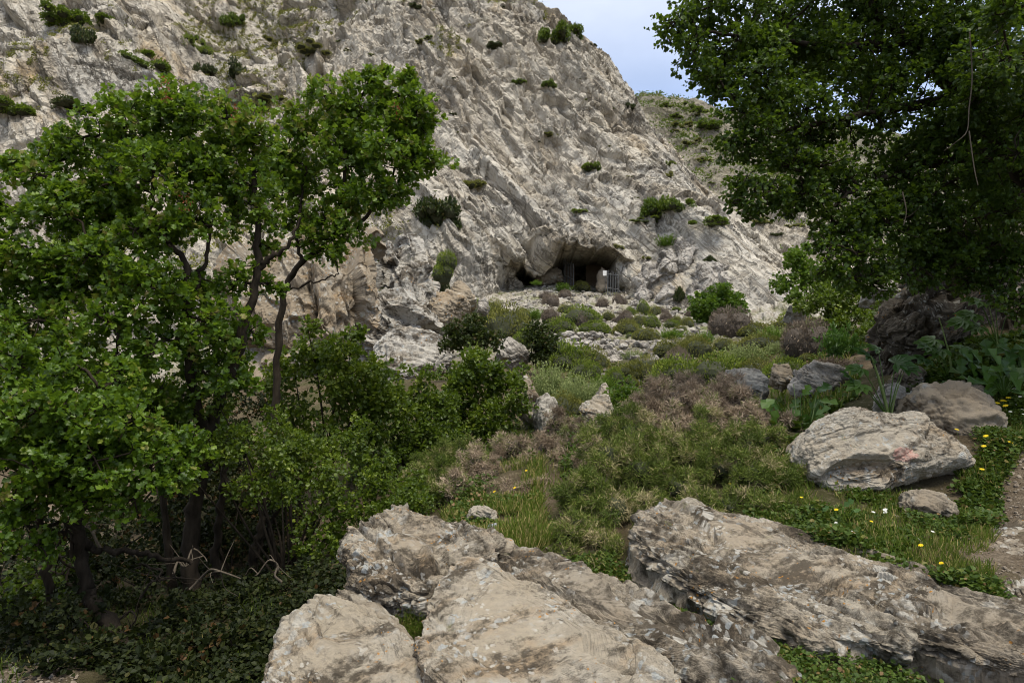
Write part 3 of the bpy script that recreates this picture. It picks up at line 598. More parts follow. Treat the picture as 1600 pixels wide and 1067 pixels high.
star_rock('rock', 'pale block beside the bright leafy bush in the middle of the slope', [(905, 676, 12.5), (908, 645, 12.8), (930, 634, 13), (948, 632, 13), (956, 655, 12.8), (950, 690, 12.2)], .4, M['boulder'], 160, 80, .55, 1, .5, None, .04, 28)
star_rock('rock', 'slim pale rock above the pale block by the bright leafy bush', [(928, 636, 14.4), (932, 610, 14.6), (943, 604, 14.7), (951, 616, 14.6), (950, 636, 14.4)], .3, M['boulder'], 120, 60, .6, 1, .4, None, .04, 29)
star_rock('rock', 'small white rock in the weeds above the humped boulder', [(732, 818, 6.9), (738, 802, 7.0), (760, 797, 7.0), (778, 806, 6.95), (776, 822, 6.85)], .16, M['boulder'], 130, 70, .6, 1, .22, None, .04, 30)
star_rock('rock', 'small blue grey pointed stone in the weeds above the ledge', [(758, 852, 6.2), (764, 834, 6.3), (778, 826, 6.3), (796, 836, 6.25), (803, 852, 6.15), (780, 860, 6.1)], .14, M['bluestone'], 120, 60, .65, 1, .2, None, .03, 31)
star_rock('rock_slab', 'brown layered bedrock of the path at the right edge', [(1512, 872, 5.3), (1540, 840, 5.7), (1600, 815, 6.0), (1680, 820, 5.9), (1700, 920, 4.9), (1640, 990, 4.2), (1580, 960, 4.45), (1535, 915, 4.9)], .07, M['slab_dark'], 300, 140, .45, .9, .35, (1, .1, -.1), .07, 37, 1.6)
# dark bank under the right hand tree
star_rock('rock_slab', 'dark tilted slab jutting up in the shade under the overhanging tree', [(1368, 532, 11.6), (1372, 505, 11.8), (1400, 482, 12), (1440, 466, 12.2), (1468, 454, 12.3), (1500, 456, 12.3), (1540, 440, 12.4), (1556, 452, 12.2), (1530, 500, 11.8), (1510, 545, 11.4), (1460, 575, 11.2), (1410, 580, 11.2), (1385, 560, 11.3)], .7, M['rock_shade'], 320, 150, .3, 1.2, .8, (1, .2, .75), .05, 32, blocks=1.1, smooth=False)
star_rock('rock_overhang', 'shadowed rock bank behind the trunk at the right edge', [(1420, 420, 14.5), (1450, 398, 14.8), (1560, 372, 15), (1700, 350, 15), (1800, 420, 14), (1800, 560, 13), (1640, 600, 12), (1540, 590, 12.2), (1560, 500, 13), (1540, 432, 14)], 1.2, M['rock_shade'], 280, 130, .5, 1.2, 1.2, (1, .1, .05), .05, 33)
star_rock('rock', 'dark low stone at the foot of the shaded slab', [(1384, 610, 9.9), (1395, 592, 10), (1430, 584, 10), (1448, 596, 9.9), (1442, 618, 9.7)], .3, M['slab_dark'], 140, 70, .6, 1, .4, None, .04, 34)
star_rock('rock', 'pale layered rock showing under the leaves left of the shaded slab', [(1345, 468, 17.5), (1362, 455, 17.8), (1400, 446, 18), (1430, 436, 18.2), (1440, 446, 18), (1425, 466, 17.6), (1380, 478, 17.3)], .5, M['rock_grey'], 200, 90, .55, 1, .6, (1, 0, .2), .06, 35)
star_rock('rock', 'flat pale rock at the cliff foot behind the bright cushions', [(1226, 494, 25), (1232, 488, 25.2), (1258, 487, 25.2), (1258, 497, 25), (1240, 499, 24.8)], .5, M['rock_grey'], 100, 50, .6, 1, .5, None, .04, 36)
# the big crags left of the cave slope
star_rock('crag', 'big brown weathered crag behind the slender tree', [(360, 560, 27), (352, 500, 28), (372, 450, 29.5), (400, 428, 30.5), (430, 412, 31), (480, 404, 31), (520, 404, 31), (552, 414, 30.8), (572, 440, 30.2), (586, 470, 29.5), (584, 500, 28.8), (560, 520, 28), (540, 560, 27), (450, 590, 26.4)], 2.4, M['rock_brown'], 420, 200, .8, 1.2, 2.0, (.35, -.3, -1), .018, 41, cat='rock', blocks=1.6, big=1.2, smooth=False)
star_rock('crag', 'sharp leaning grey crag with orange tip left of the cave slope', [(572, 432, 32.5), (580, 420, 33), (600, 402, 33.5), (625, 394, 34), (640, 390, 34.2), (655, 396, 34), (664, 420, 33.4), (672, 445, 32.8), (680, 472, 32), (676, 485, 31.4), (664, 500, 30.8), (668, 512, 30.3), (655, 520, 30.2), (630, 512, 30.4), (610, 490, 31), (590, 462, 31.8)], 1.8, M['rock_grey'], 380, 190, .8, 1.2, 1.6, (.6, -.2, -.85), .018, 42, cat='rock', blocks=1.6, big=1.2, smooth=False)
star_rock('crag', 'pitted white crag below the leaning grey crag', [(572, 530, 28.6), (578, 500, 29.2), (592, 484, 29.6), (615, 476, 29.8), (640, 482, 29.8), (664, 500, 29.4), (668, 520, 29), (660, 545, 28.4), (640, 556, 28), (600, 560, 27.8), (575, 560, 27.8)], 1.5, M['rock_grey'], 340, 170, .8, 1.2, 1.2, (.7, 0, -.4), .018, 43, cat='rock', blocks=1.6, big=1.2, smooth=False)
star_rock('rock', 'brown cracked block right of the pitted white crag', [(668, 500, 30.4), (676, 478, 30.8), (700, 474, 31), (728, 484, 30.8), (738, 494, 30.4), (712, 510, 29.8), (690, 520, 29.4), (672, 516, 29.6)], 1.1, M['rock_brown'], 240, 110, .55, 1.1, .9, None, .04, 44)
star_rock('rock', 'broad white rock with an orange lichen patch above the dark bushes', [(582, 590, 24.5), (585, 560, 25.2), (600, 545, 25.6), (640, 536, 26), (680, 540, 26), (702, 552, 25.6), (705, 580, 24.8), (680, 620, 24), (600, 630, 23.8)], 1.2, M['rock_grey'], 320, 150, .5, 1.1, 1.0, (1, 0, -.2), .04, 45)
star_rock('rock', 'bright white stone standing at the head of the shrubby gully', [(745, 492, 34), (748, 472, 34.3), (758, 467, 34.4), (766, 480, 34.2), (762, 493, 33.9)], .35, M['stone'], 110, 60, .6, 1, .4, None, .04, 46)
star_rock('rock', 'pale rock between the dark bush and the upright shrub', [(776, 560, 22), (780, 543, 22.5), (796, 538, 22.6), (815, 549, 22.3), (828, 564, 21.9), (800, 578, 21.6)], .5, M['stone'], 150, 80, .6, 1, .6, None, .04, 47)
star_rock('rock', 'buried brown rock amid cushions above the brown cracked block', [(700, 470, 33), (705, 452, 33.6), (718, 448, 33.8), (736, 464, 33.4), (744, 480, 33), (720, 484, 32.7)], .7, M['rock_brown'], 140, 70, .6, 1, .7, None, .04, 48)
# white blocks right of the cave
for k, (cx, cy, w_, h_, d_, tilt, lab) in enumerate([(1022, 432, 34, 30, 44.0, .6, 'big white angular block right of the steel gate'), (1048, 415, 26, 36, 44.2, .9, 'white upright block above the big angular block'), (1000, 440, 26, 26, 44.6, .5, 'grey white block touching the right hand gate bars'),
        (1042, 462, 26, 34, 43.0, -.4, 'white pointed block at the top of the scree'), (1012, 462, 30, 28, 43.6, .3, 'cracked white block low beside the scree'), (1118, 438, 50, 46, 42.0, -.7, 'blue white leaning slab right of the cave'), (1072, 398, 30, 30, 44.6, .5, 'white block high on the ledge right of the cave'), (1092, 460, 30, 34, 42.4, .2, 'pale block behind the round green bush')]):
    ph = np.linspace(0, 2 * np.pi, 9)[:-1] + tilt
    hc = cliff_hit(cx, cy, CB); d_ = dep(hc) - .1 if hc is not None else d_
    rr = 1 + .22 * RNG.standard_normal(8).clip(-1, 1)
    poly = [(cx + w_ * .62 * r * math.cos(a), cy - h_ * .62 * r * math.sin(a), d_ + .02 * h_ * r * math.sin(a)) for a, r in zip(ph, rr)]
    star_rock('rock', lab, poly, .55, M['stone'], 140, 70, .75, 1.1, .9, (.5, -.2, .8), .02, 60 + k, blocks=1.3, big=1.2, smooth=False)

# ---- loose stones: a few shapes, many stones
def ico(sub):
    import bmesh
    bm = bmesh.new(); bmesh.ops.create_icosphere(bm, subdivisions=sub, radius=1); bm.verts.ensure_lookup_table()
    v = np.array([x.co[:] for x in bm.verts]); f = np.array([[x.index for x in q.verts] for q in bm.faces]); bm.free(); return v, f
IV, IF = ico(4)
def stone_mesh(seed, mat):
    r = np.random.default_rng(seed); k = 13
    nn = unit(r.standard_normal((k, 3))); dd = r.uniform(.55, 1.0, k)
    dots = IV @ nn.T; rr = np.min(np.where(dots > .05, dd / np.maximum(dots, .05), 9), 1); rr = np.minimum(rr, 1.3)
    v = IV * rr[:, None] * np.array([1, r.uniform(.6, .9), r.uniform(.45, .75)])
    v = v + IV * (.05 * fbm(v * 3, 4, seed))[:, None]
    v[:, 2] -= v[:, 2].min() * .75
    return mesh_arrays('stone', v, IF, mat, False, {'cell': ('POINT', np.full(len(v), r.random()))})
STONES = [stone_mesh(200 + k, M['stone']) for k in range(7)]
def stone(p, r, label, group, name='stone', mesh=None):
    o = add_obj(name, mesh or STONES[RNG.integers(len(STONES))], (p[0], p[1], p[2] - .12 * r), rot=(RNG.normal(0, .25), RNG.normal(0, .25), RNG.uniform(0, 6.28)), scale=(r, r * RNG.uniform(.8, 1.1), r * RNG.uniform(.8, 1.1)))
    return tag(o, label, 'stone', group)
zones = [  # pixel box, count, size range in px, label
    ((800, 448, 900, 500), 26, (4, 11), 'pale loose stone on the scree just below the dark left part of the cave mouth'),
    ((900, 455, 990, 510), 34, (4, 12), 'pale loose stone on the scree below the two steel gates'),
    ((985, 470, 1080, 520), 40, (4, 13), 'pale loose stone on the scree below the white blocks right of the cave'),
    ((770, 480, 850, 530), 16, (4, 13), 'pale loose stone on the scree left of the grey domed shrubs'),
    ((960, 515, 1075, 560), 38, (5, 15), 'pale loose stone scattered right of the dry stone wall'),
    ((1045, 500, 1100, 530), 16, (5, 13), 'pale loose stone piled left of the big brown domed cushion'),
    ((860, 560, 960, 620), 16, (5, 12), 'pale loose stone among sage below the dry stone wall'),
    ((0, 1030, 110, 1067), 10, (8, 22), 'small pale stone on bare earth at the lower left corner'),
    ((960, 560, 1040, 575), 8, (6, 20), 'flat pale stone beside the bare red earth patch'),
]
for (x0, y0, x1, y1), n_, (s0, s1), lab in zones:
    for k in range(n_):
        p = ground_hit(RNG.uniform(x0, x1), RNG.uniform(y0, y1))
        if p is None: continue
        r = (s0 + (s1 - s0) * RNG.random() ** 2.2) * dep(p) / F * .62
        stone(p, r, lab, lab.replace('pale loose stone', 'loose stones').replace('small pale stone', 'small stones').replace('flat pale stone', 'flat stones'))
# scree rubble nobody could count
def rubble(name, boxes, label, mat):
    V_, F_, C_ = [], [], []; n = 0
    iv, if_ = ico(1)
    for (x0, y0, x1, y1), cnt, s0, s1 in boxes:
        for k in range(cnt):
            p = ground_hit(RNG.uniform(x0, x1), RNG.uniform(y0, y1))
            if p is None: continue
            r = (s0 + (s1 - s0) * RNG.random() ** 2.5) * dep(p) / F * .6
            v = iv * (1 + .28 * RNG.standard_normal((len(iv), 1))).clip(.55, 1.4) * np.array([1, RNG.uniform(.6, 1), RNG.uniform(.4, .75)])
            a = RNG.uniform(0, 6.28); R_ = np.array([[math.cos(a), -math.sin(a), 0], [math.sin(a), math.cos(a), .3 * RNG.standard_normal()], [0, 0, 1]])
            V_.append(v @ R_.T * r + p + [0, 0, .15 * r]); F_.append(if_ + n); n += len(v); C_.append(np.full(len(v), RNG.random()))
    o = add_obj(name, mesh_arrays(name, np.concatenate(V_), np.concatenate(F_), mat, False, {'cell': ('POINT', np.concatenate(C_))}))
    return tag(o, label, 'rubble', None, 'stuff')
rubble('scree_gravel', [((790, 446, 1000, 520), 1500, 2, 6), ((960, 470, 1100, 530), 1100, 2, 6), ((940, 515, 1090, 565), 700, 2, 7), ((760, 470, 860, 540), 350, 2, 6), ((850, 500, 960, 545), 300, 2, 6), ((840, 560, 1000, 640), 160, 3, 8)], 'pale limestone rubble covering the slope below the cave', M['stone'])
rubble('gravel', [((0, 860, 60, 910), 120, 3, 8), ((0, 1025, 120, 1067), 160, 3, 9), ((20, 780, 160, 840), 150, 2, 7), ((1530, 700, 1610, 980), 600, 2, 8), ((1380, 760, 1520, 850), 120, 2, 7), ((700, 780, 860, 860), 120, 2, 7), ((1440, 960, 1610, 1067), 120, 2, 8)], 'small path gravel at the left edge and by the right edge', M['gravel'])

# ---- dry stone wall fragment
wl = empty('dry_stone_wall', ground_hit(935, 560)); tag(wl, 'low tumbled dry stone wall of grey rubble below the cave scree', 'stone wall')
V_, F_, C_ = [], [], []; n = 0; iv, if_ = ico(2); L0 = np.array(wl.location)
for row in range(6):
    y0 = 527 + row * 7.5
    for k in range(16 - row):
        px = 872 + row * 9 + k * (6.2 + .2 * row) + RNG.uniform(-4, 4); py = y0 + RNG.uniform(-4, 4) + (px - 880) * .10 - 7 * math.sin((px - 872) / 36)
        p = P(px, py, 27.4 - row * .28 + RNG.uniform(-.15, .15)); r = RNG.uniform(.07, .16) + .012 * row
        v = iv * (1 + .16 * RNG.standard_normal((len(iv), 1))).clip(.7, 1.25) * np.array([1.25, .9, .75]) * r
        V_.append(v + p - L0); F_.append(if_ + n); n += len(v); C_.append(np.full(len(v), RNG.random()))
add_obj('rubble_face', mesh_arrays('rubble_face', np.concatenate(V_), np.concatenate(F_), M['stone'], False, {'cell': ('POINT', np.concatenate(C_))}), (0, 0, 0), wl)
hv = []
q = [P(870, 545, 28.2), P(985, 556, 27.6), P(990, 572, 26.0), P(905, 570, 26.4)]
core = np.array([[*(a - L0)] for a in [P(880, 540, 28.3), P(925, 531, 28.3), P(972, 543, 27.9), P(985, 560, 27), P(960, 572, 26.1), P(915, 560, 26.6), P(880, 545, 27.3)]])
vv = np.concatenate([core + [0, .35, -.02], core + [0, .5, -1.2]]); m_ = len(core)
add_obj('wall_core', mesh_arrays('wall_core', vv, [np.arange(m_)[None], np.array([[k, (k + 1) % m_, m_ + (k + 1) % m_, m_ + k] for k in range(m_)])], M['ground']), (0, 0, 0), wl)

# ------------------------------------------------------------------ cave front: masonry, gates, board
def box(v0, v1):
    x0, y0, z0 = v0; x1, y1, z1 = v1
    v = np.array([[x0, y0, z0], [x1, y0, z0], [x1, y1, z0], [x0, y1, z0], [x0, y0, z1], [x1, y0, z1], [x1, y1, z1], [x0, y1, z1]], float)
    return v, np.array([[0, 3, 2, 1], [4, 5, 6, 7], [0, 1, 5, 4], [1, 2, 6, 5], [2, 3, 7, 6], [3, 0, 4, 7]])
def join(lst):
    V_, F_, n = [], [], 0
    for v, f in lst: V_.append(v); F_.append(f + n); n += len(v)
    return np.concatenate(V_), np.concatenate(F_)
DW = 50.6
a = P(918, 446, DW); b = P(952, 446, DW); tp = P(918, 392, DW)[2]; l0 = P(886, 446, DW); l1 = P(897.5, 446, DW)
lint = P(900, 397, DW)[2]
mw = empty('masonry_wall', (a[0], DW, a[2] - .3)); tag(mw, 'brown rendered wall with an open black doorway inside the cave mouth', 'wall')
ML = np.array(mw.location)
Yw = DW - .2
wv = join([box((a[0], Yw, a[2] - 1), (b[0], Yw + .45, tp + .6)), box((l0[0] - .2, Yw, l0[2] - 1), (l1[0], Yw + .45, tp + .6)), box((l1[0] + .002, Yw + .003, lint), (a[0] - .002, Yw + .44, tp + .6))])
add_obj('wall', mesh_arrays('wall', wv[0] - ML, wv[1], M['plaster']), (0, 0, 0), mw)
jv = join([box((l1[0], Yw - .03, a[2] - 1), (l1[0] + .06, Yw + .1, lint)), box((a[0] - .06, Yw - .03, a[2] - 1), (a[0], Yw + .1, lint))])
add_obj('door_frame', mesh_arrays('door_frame', jv[0] - ML, jv[1], M['plaster']), (0, 0, 0), mw)
def bar(p, q, r, n=6):
    p, q = np.array(p, float), np.array(q, float); d = unit(q - p); u = unit(np.cross(d, [.3, .9, .2])); w_ = np.cross(d, u)
    a_ = np.linspace(0, 2 * np.pi, n, endpoint=False)
    ring = r * (np.cos(a_)[:, None] * u + np.sin(a_)[:, None] * w_)
    v = np.concatenate([p + ring, q + ring]); k = np.arange(n)
    return v, np.stack([k, (k + 1) % n, n + (k + 1) % n, n + k], 1)
def gate(name, label, p0, p1, hts, d0, d1, topfn, nb):
    """upright bars between two feet; p0,p1 pixel feet; topfn(k/n) height in metres"""
    A_, B_ = P(p0[0], p0[1], d0), P(p1[0], p1[1], d1)
    o = empty(name, (A_ + B_) / 2); tag(o, label, 'gate'); L = (A_ + B_) / 2
    for k in range(nb):
        t_ = k / (nb - 1); q = A_ + (B_ - A_) * t_
        v, f = bar(q - L + [0, 0, -.25], q - L + [0, 0, topfn(t_)], .020 if k not in (0, nb - 1) else .032)
        add_obj('bar', mesh_arrays('bar', v, f, M['metal'], True), (0, 0, 0), o)
    for hz in hts:
        v, f = bar(A_ - L + [0, 0, hz], B_ - L + [0, 0, hz], .03)
        add_obj('rail', mesh_arrays('rail', v, f, M['metal'], True), (0, 0, 0), o)
gate('metal_gate', 'open grey steel bar gate left of the black doorway', (881.5, 436), (896, 443), (.25, 1.25), 48.4, 47.2, lambda t_: 1.45 + .14 * math.sin(t_ * 9) - .1 * t_, 7)
gate('metal_gate', 'closed grey steel bar gate right of the white board', (949, 456), (967, 458), (.25, 1.2), 45.6, 45.4, lambda t_: 1.42 + .1 * math.sin(t_ * 17), 8)
sp = P(945.5, 427, 45.9)
v, f = box((-.15, -.02, -.17), (.15, .02, .17))
sg = empty('sign_board', (sp[0], sp[1], sp[2] - .9)); tag(sg, 'small white notice board on a post beside the right gate', 'sign')
add_obj('board', mesh_arrays('board', v + [0, 0, .9], f, M['sign']), (0, 0, 0), sg)
v, f = bar((0, .04, -.4), (0, .04, 1.05), .025); add_obj('post', mesh_arrays('post', v, f, M['metal'], True), (0, 0, 0), sg)
# pillar of red stone by the gate
star_rock('rock', 'reddish stone pier between the doorway and the white board', [(931, 452, 47), (934, 430, 47.2), (940, 418, 47.4), (948, 424, 47.2), (949, 455, 46.8), (938, 458, 46.8)], .4, M['rock_brown'], 80, 50, .5, 1, .5, None, .03, 81)
star_rock('boulder', 'brown rounded boulder in the low left part of the cave mouth', [(836, 436, 48.6), (844, 427, 48.9), (858, 425, 49.2), (870, 425, 49.2), (877, 430, 49), (880, 438, 48.6), (850, 442, 48.3)], .6, M['rock_brown'], 120, 60, .6, 1, .8, None, .03, 82)
print('rocks', round(time.time() - T0, 1))
# ------------------------------------------------------------------ foliage
# leaf outlines: x across, y along the midrib, z fold
LEAF = np.array([[0, 0, 0], [-.34, .28, .06], [-.40, .62, .10], [0, 1, -.04], [.40, .62, .10], [.34, .28, .06]])
LEAF_F = np.array([[0, 3, 2, 1], [0, 5, 4, 3]])
LOBED = np.array([[0, 0, 0], [-.42, .34, .10], [-.22, .52, .03], [-.46, .80, .12], [0, 1.05, -.05], [.46, .80, .12], [.22, .52, .03], [.42, .34, .10], [0, .55, 0]])
LOBED_F = np.array([[0, 8, 2, 1], [8, 4, 3, 2], [8, 6, 5, 4], [0, 7, 6, 8]])
BLADE = np.array([[-.5, 0, 0], [.5, 0, 0], [.22, .62, .02], [-.22, .62, .02], [0, 1, .08]])
SPRIG = np.array([[-.5, 0, 0], [.5, 0, 0], [.15, 1, .0], [-.15, 1, 0.0]]); SPRIG_F = np.array([[0, 1, 2, 3]])
def leaves(pos, axis, nrm, size, width=1.0, tpl=LEAF, tf=LEAF_F, rnd=None):
    n = len(pos); axis = unit(axis); x = unit(np.cross(axis, nrm)); z = np.cross(x, axis)
    size = np.broadcast_to(np.asarray(size, float), (n,))[:, None, None]; width = np.broadcast_to(np.asarray(width, float), (n,))[:, None, None]
    v = pos[:, None] + size * (tpl[None, :, 0:1] * width * x[:, None] + tpl[None, :, 1:2] * axis[:, None] + tpl[None, :, 2:3] * z[:, None])
    f = tf[None] + (np.arange(n) * len(tpl))[:, None, None]
    r = RNG.random(n) if rnd is None else rnd
    return v.reshape(-1, 3), f.reshape(-1, tf.shape[1]), np.repeat(r, len(tf))
def sph(n):
    return unit(RNG.standard_normal((n, 3)))
def clump_leaves(blobs, per_m2, leaf, k=6, tpl=LEAF, tf=LEAF_F, sub=9, up=.6, inner=.35, hue=0.0, droop=0.0, flat=.8, subr=(.30, .48), lumpy=.13):
    """blobs: rows (x, y, z, r).  Twig ends cluster in lumps over each blob; k leaves fan out from each twig end."""
    V_, F_, R_, n0 = [], [], [], 0; tips = []
    for (bx, by, bz, r) in blobs:
        c = np.array([bx, by, bz]); ns = max(4, int(sub * RNG.uniform(.8, 1.2)))
        sc_ = c + sph(ns) * r * RNG.uniform(.45, 1.0, (ns, 1)) * np.array([1, 1, flat]); srr = r * RNG.uniform(subr[0], subr[1], ns)
        sc_ = np.concatenate([sc_, c[None]]); srr = np.append(srr, r * .5)
        for s_c, s_r in zip(sc_, srr):
            lump = RNG.normal(0, lumpy)
            nt_ = max(3, int(per_m2 * s_r * s_r * 12.6 / k))
            d = sph(nt_); rad_ = s_r * (inner + (1 - inner) * RNG.random(nt_) ** .5) * (1 + .25 * RNG.standard_normal(nt_)).clip(.5, 1.5)
            tp = s_c + d * rad_[:, None] * np.array([1, 1, .85])
            outw = unit(.75 * d + .5 * unit(tp - c) + np.array([0, 0, .25 - droop]))
            pos = np.repeat(tp, k, 0) + RNG.standard_normal((nt_ * k, 3)) * leaf * .35
            ax = unit(np.repeat(outw, k, 0) + .85 * RNG.standard_normal((nt_ * k, 3)) - np.array([0, 0, droop]))
            nr = unit(np.array([0, 0, up]) + .55 * RNG.standard_normal((nt_ * k, 3)) + .4 * np.repeat(outw, k, 0))
            shade = np.clip(np.repeat(RNG.random(nt_), k) * .45 + RNG.random(nt_ * k) * .55 + hue + lump, 0, 1)
            v, f, rr = leaves(pos, ax, nr, leaf * RNG.uniform(.5, 1.25, nt_ * k), RNG.uniform(.8, 1.15, nt_ * k), tpl, tf, shade)
            V_.append(v); F_.append(f + n0); R_.append(rr); n0 += len(v)
            tips.append((s_c, s_r))
    return np.concatenate(V_), np.concatenate(F_), np.concatenate(R_), tips
def smooth_line(pts, n):
    pts = np.asarray(pts, float); m = len(pts)
    if m < 3: return pts[0] + (pts[-1] - pts[0]) * np.linspace(0, 1, n)[:, None]
    q = np.concatenate([[2 * pts[0] - pts[1]], pts, [2 * pts[-1] - pts[-2]]]); out = []
    for t_ in np.linspace(0, m - 1 - 1e-6, n):
        k = int(t_); f = t_ - k; a, b, c, d = q[k:k + 4]
        out.append(.5 * (2 * b + (c - a) * f + (2 * a - 5 * b + 4 * c - d) * f * f + (3 * b - a - 3 * c + d) * f ** 3))
    return np.array(out)
def tube(pts, r0, r1, sides=8, n=None, wob=.0):
    n = n or max(6, len(pts) * 5); L = smooth_line(pts, n)
    if wob: L[1:-1] += wob * RNG.standard_normal((n - 2, 3))
    tg = unit(np.gradient(L, axis=0)); u = unit(np.cross(tg, [.37, .91, .17])); w_ = np.cross(tg, u)
    rr = (np.linspace(0, 1, n) ** .8 * (r1 - r0) + r0) * (1 + .08 * RNG.standard_normal(n)).clip(.8, 1.2)
    a = np.linspace(0, 2 * np.pi, sides, endpoint=False)
    v = L[:, None] + rr[:, None, None] * (np.cos(a)[None, :, None] * u[:, None] + np.sin(a)[None, :, None] * w_[:, None])
    return v.reshape(-1, 3), grid_faces(n, sides, True), L
def cat_mesh(lst):
    V_, F_, n = [], [], 0
    for v, f in lst: V_.append(v); F_.append(f + n); n += len(v)
    return np.concatenate(V_), np.concatenate(F_)
def tree(name, label, cat, base, stems, blobs, leaf, per_m2, mat, k=6, tpl=LEAF, tf=LEAF_F, group=None, sub=9, bark='bark', twig=.012, hue=0.0, droop=0.0, extra_twigs=1, flat=.8, up=.6, seeds=(), inner=.35, branchy=True, subr=(.30, .48)):
    """stems: list of (points [(px,py,d)...], r0, r1); blobs rows (px,py,d,r_px[,r_depth])"""
    base = np.asarray(base, float); root = empty(name, base); tag(root, label, cat, group)
    lines = []
    for pts, r0, r1 in stems:
        v, f, L = tube(PA(pts), r0, r1, 9, max(8, len(pts) * 6), .012)
        add_obj('trunk', mesh_arrays('trunk', v - base, f, M[bark], True), (0, 0, 0), root); lines.append((L, np.linspace(r0, r1, len(L))))
    bw = [(*P(b[0], b[1], b[2]), b[3] * b[2] / F) for b in blobs]
    V_, F_, R_, tips = clump_leaves(bw, per_m2, leaf, k, tpl, tf, sub, up, inner, hue, droop, flat, subr)
    nod = np.concatenate([l for l, _ in lines]) if lines else base[None]; nr_ = np.concatenate([r for _, r in lines]) if lines else np.array([.05])
    br = []
    if branchy:
        order = np.argsort([np.min(np.linalg.norm(nod - b[:3], axis=1)) for b in bw])
        for oi in order:      # a limb to every clump, from the nearest wood already grown
            c = np.array(bw[oi][:3]); dd = np.linalg.norm(nod - c, axis=1) + np.maximum(0, nod[:, 2] - c[2]) * .8; j = int(np.argmin(dd))
            L_ = np.linalg.norm(nod[j] - c); r0 = min(nr_[j] * .75, .012 + .03 * L_)
            mid = nod[j] * .5 + c * .5 + np.array([0, 0, .12 * L_]) + .10 * L_ * RNG.standard_normal(3)
            v, f, L = tube([nod[j], mid, c], r0, max(twig * 1.1, r0 * .4), 6, 9, .01); br.append((v, f))
            nod = np.concatenate([nod, L[2:]]); nr_ = np.concatenate([nr_, np.linspace(r0, max(twig * 1.1, r0 * .4), 9)[2:]])
        for (c, r) in tips:
            for e_ in range(extra_twigs):
                q = c + sph(1)[0] * r * .6; j = int(np.argmin(np.linalg.norm(nod - q, axis=1)))
                L_ = np.linalg.norm(nod[j] - q)
                v, f, L = tube([nod[j], nod[j] * .45 + q * .55 + .12 * L_ * RNG.standard_normal(3), q], min(twig, nr_[j] * .6), twig * .35, 4, 5); br.append((v, f))
        v, f = cat_mesh(br); add_obj('branch', mesh_arrays('branch', v - base, f, M[bark], True), (0, 0, 0), root)
    add_obj('crown', mesh_arrays('crown', V_ - base, F_, M[mat], False, {'rnd': ('FACE', R_)}), (0, 0, 0), root)
    for (px, py, d) in seeds:
        c = P(px, py, d); n = 18
        pos = c + RNG.standard_normal((n, 3)) * [.025, .025, .06]
        v, f, rr = leaves(pos, np.array([0, 0, -.8]) + .6 * RNG.standard_normal((n, 3)), sph(n), .028, .7)
        add_obj('seed_cluster', mesh_arrays('seed_cluster', v - base, f, M['seed'], False, {'rnd': ('FACE', rr)}), (0, 0, 0), root)
    return root

# ---- the slender tree with the bent trunk, and its right hand crown
tree('tree', 'slender bent trunk tree with a leafy crown leaning right over the cliff view', 'tree', ground_hit(430, 690) if ground_hit(430, 690) is not None else P(430, 690, 9),
     [([(424, 720, 8.8), (430, 640, 8.8), (435, 540, 8.8), (446, 455, 8.8), (472, 411, 8.8), (520, 370, 8.8), (532, 320, 8.8), (540, 250, 8.8)], .060, .022),
      ([(472, 411, 8.8), (463, 370, 8.8), (470, 320, 8.9), (478, 260, 8.9)], .026, .012), ([(520, 370, 8.8), (560, 350, 8.8), (600, 300, 8.8), (625, 240, 8.8)], .035, .012), ([(446, 455, 8.8), (500, 438, 8.7), (530, 428, 8.7)], .016, .007)],
     [(560, 160, 8.8, 62), (625, 150, 8.8, 48), (652, 190, 8.7, 38), (600, 220, 8.7, 70), (530, 230, 8.9, 62), (650, 255, 8.7, 42), (560, 300, 8.8, 62), (620, 300, 8.8, 42), (480, 200, 9.0, 40), (475, 280, 9.0, 48), (505, 345, 8.8, 42), (548, 365, 8.7, 34), (640, 120, 8.8, 16), (585, 118, 8.8, 20), (500, 150, 8.9, 26), (525, 395, 8.7, 22), (655, 165, 8.7, 24), (535, 170, 8.8, 36), (445, 235, 8.9, 42), (435, 300, 8.9, 40), (455, 185, 8.9, 28), (460, 345, 8.9, 32), (490, 380, 8.8, 26), (415, 260, 8.9, 36)],
       .070, 290, 'leaf', 6, LOBED, LOBED_F, 'young trees on the slope below', hue=.14, sub=13, subr=(.22, .40), seeds=[(622, 170, 8.3)])
# ---- the big many stemmed tree on the left
st2 = [([(300, 935, 7.2), (298, 850, 7.2), (310, 757, 7.2), (325, 690, 7.2), (338, 636, 7.2), (366, 566, 7.2), (388, 492, 7.2), (402, 418, 7.2), (402, 350, 7.2), (395, 270, 7.2)], .10, .026),
       ([(402, 420, 7.2), (425, 402, 7.2), (449, 384, 7.2), (470, 340, 7.2)], .035, .015), ([(325, 690, 7.2), (300, 600, 7.0), (290, 500, 6.9), (287, 411, 6.9), (262, 380, 6.9), (236, 340, 6.9)], .06, .018),
       ([(290, 500, 6.9), (310, 440, 7), (322, 400, 7), (330, 340, 7)], .03, .015), ([(341, 905, 7.5), (336, 860, 7.5), (344, 790, 7.5), (352, 735, 7.5), (350, 660, 7.5)], .05, .035),
       ([(390, 915, 7.6), (398, 860, 7.6), (412, 805, 7.6), (425, 750, 7.6), (440, 690, 7.6)], .055, .03), ([(400, 870, 7.6), (420, 820, 7.7), (444, 780, 7.7)], .035, .02), ([(270, 920, 7.4), (262, 840, 7.4), (250, 750, 7.4), (230, 640, 7.3)], .05, .025)]
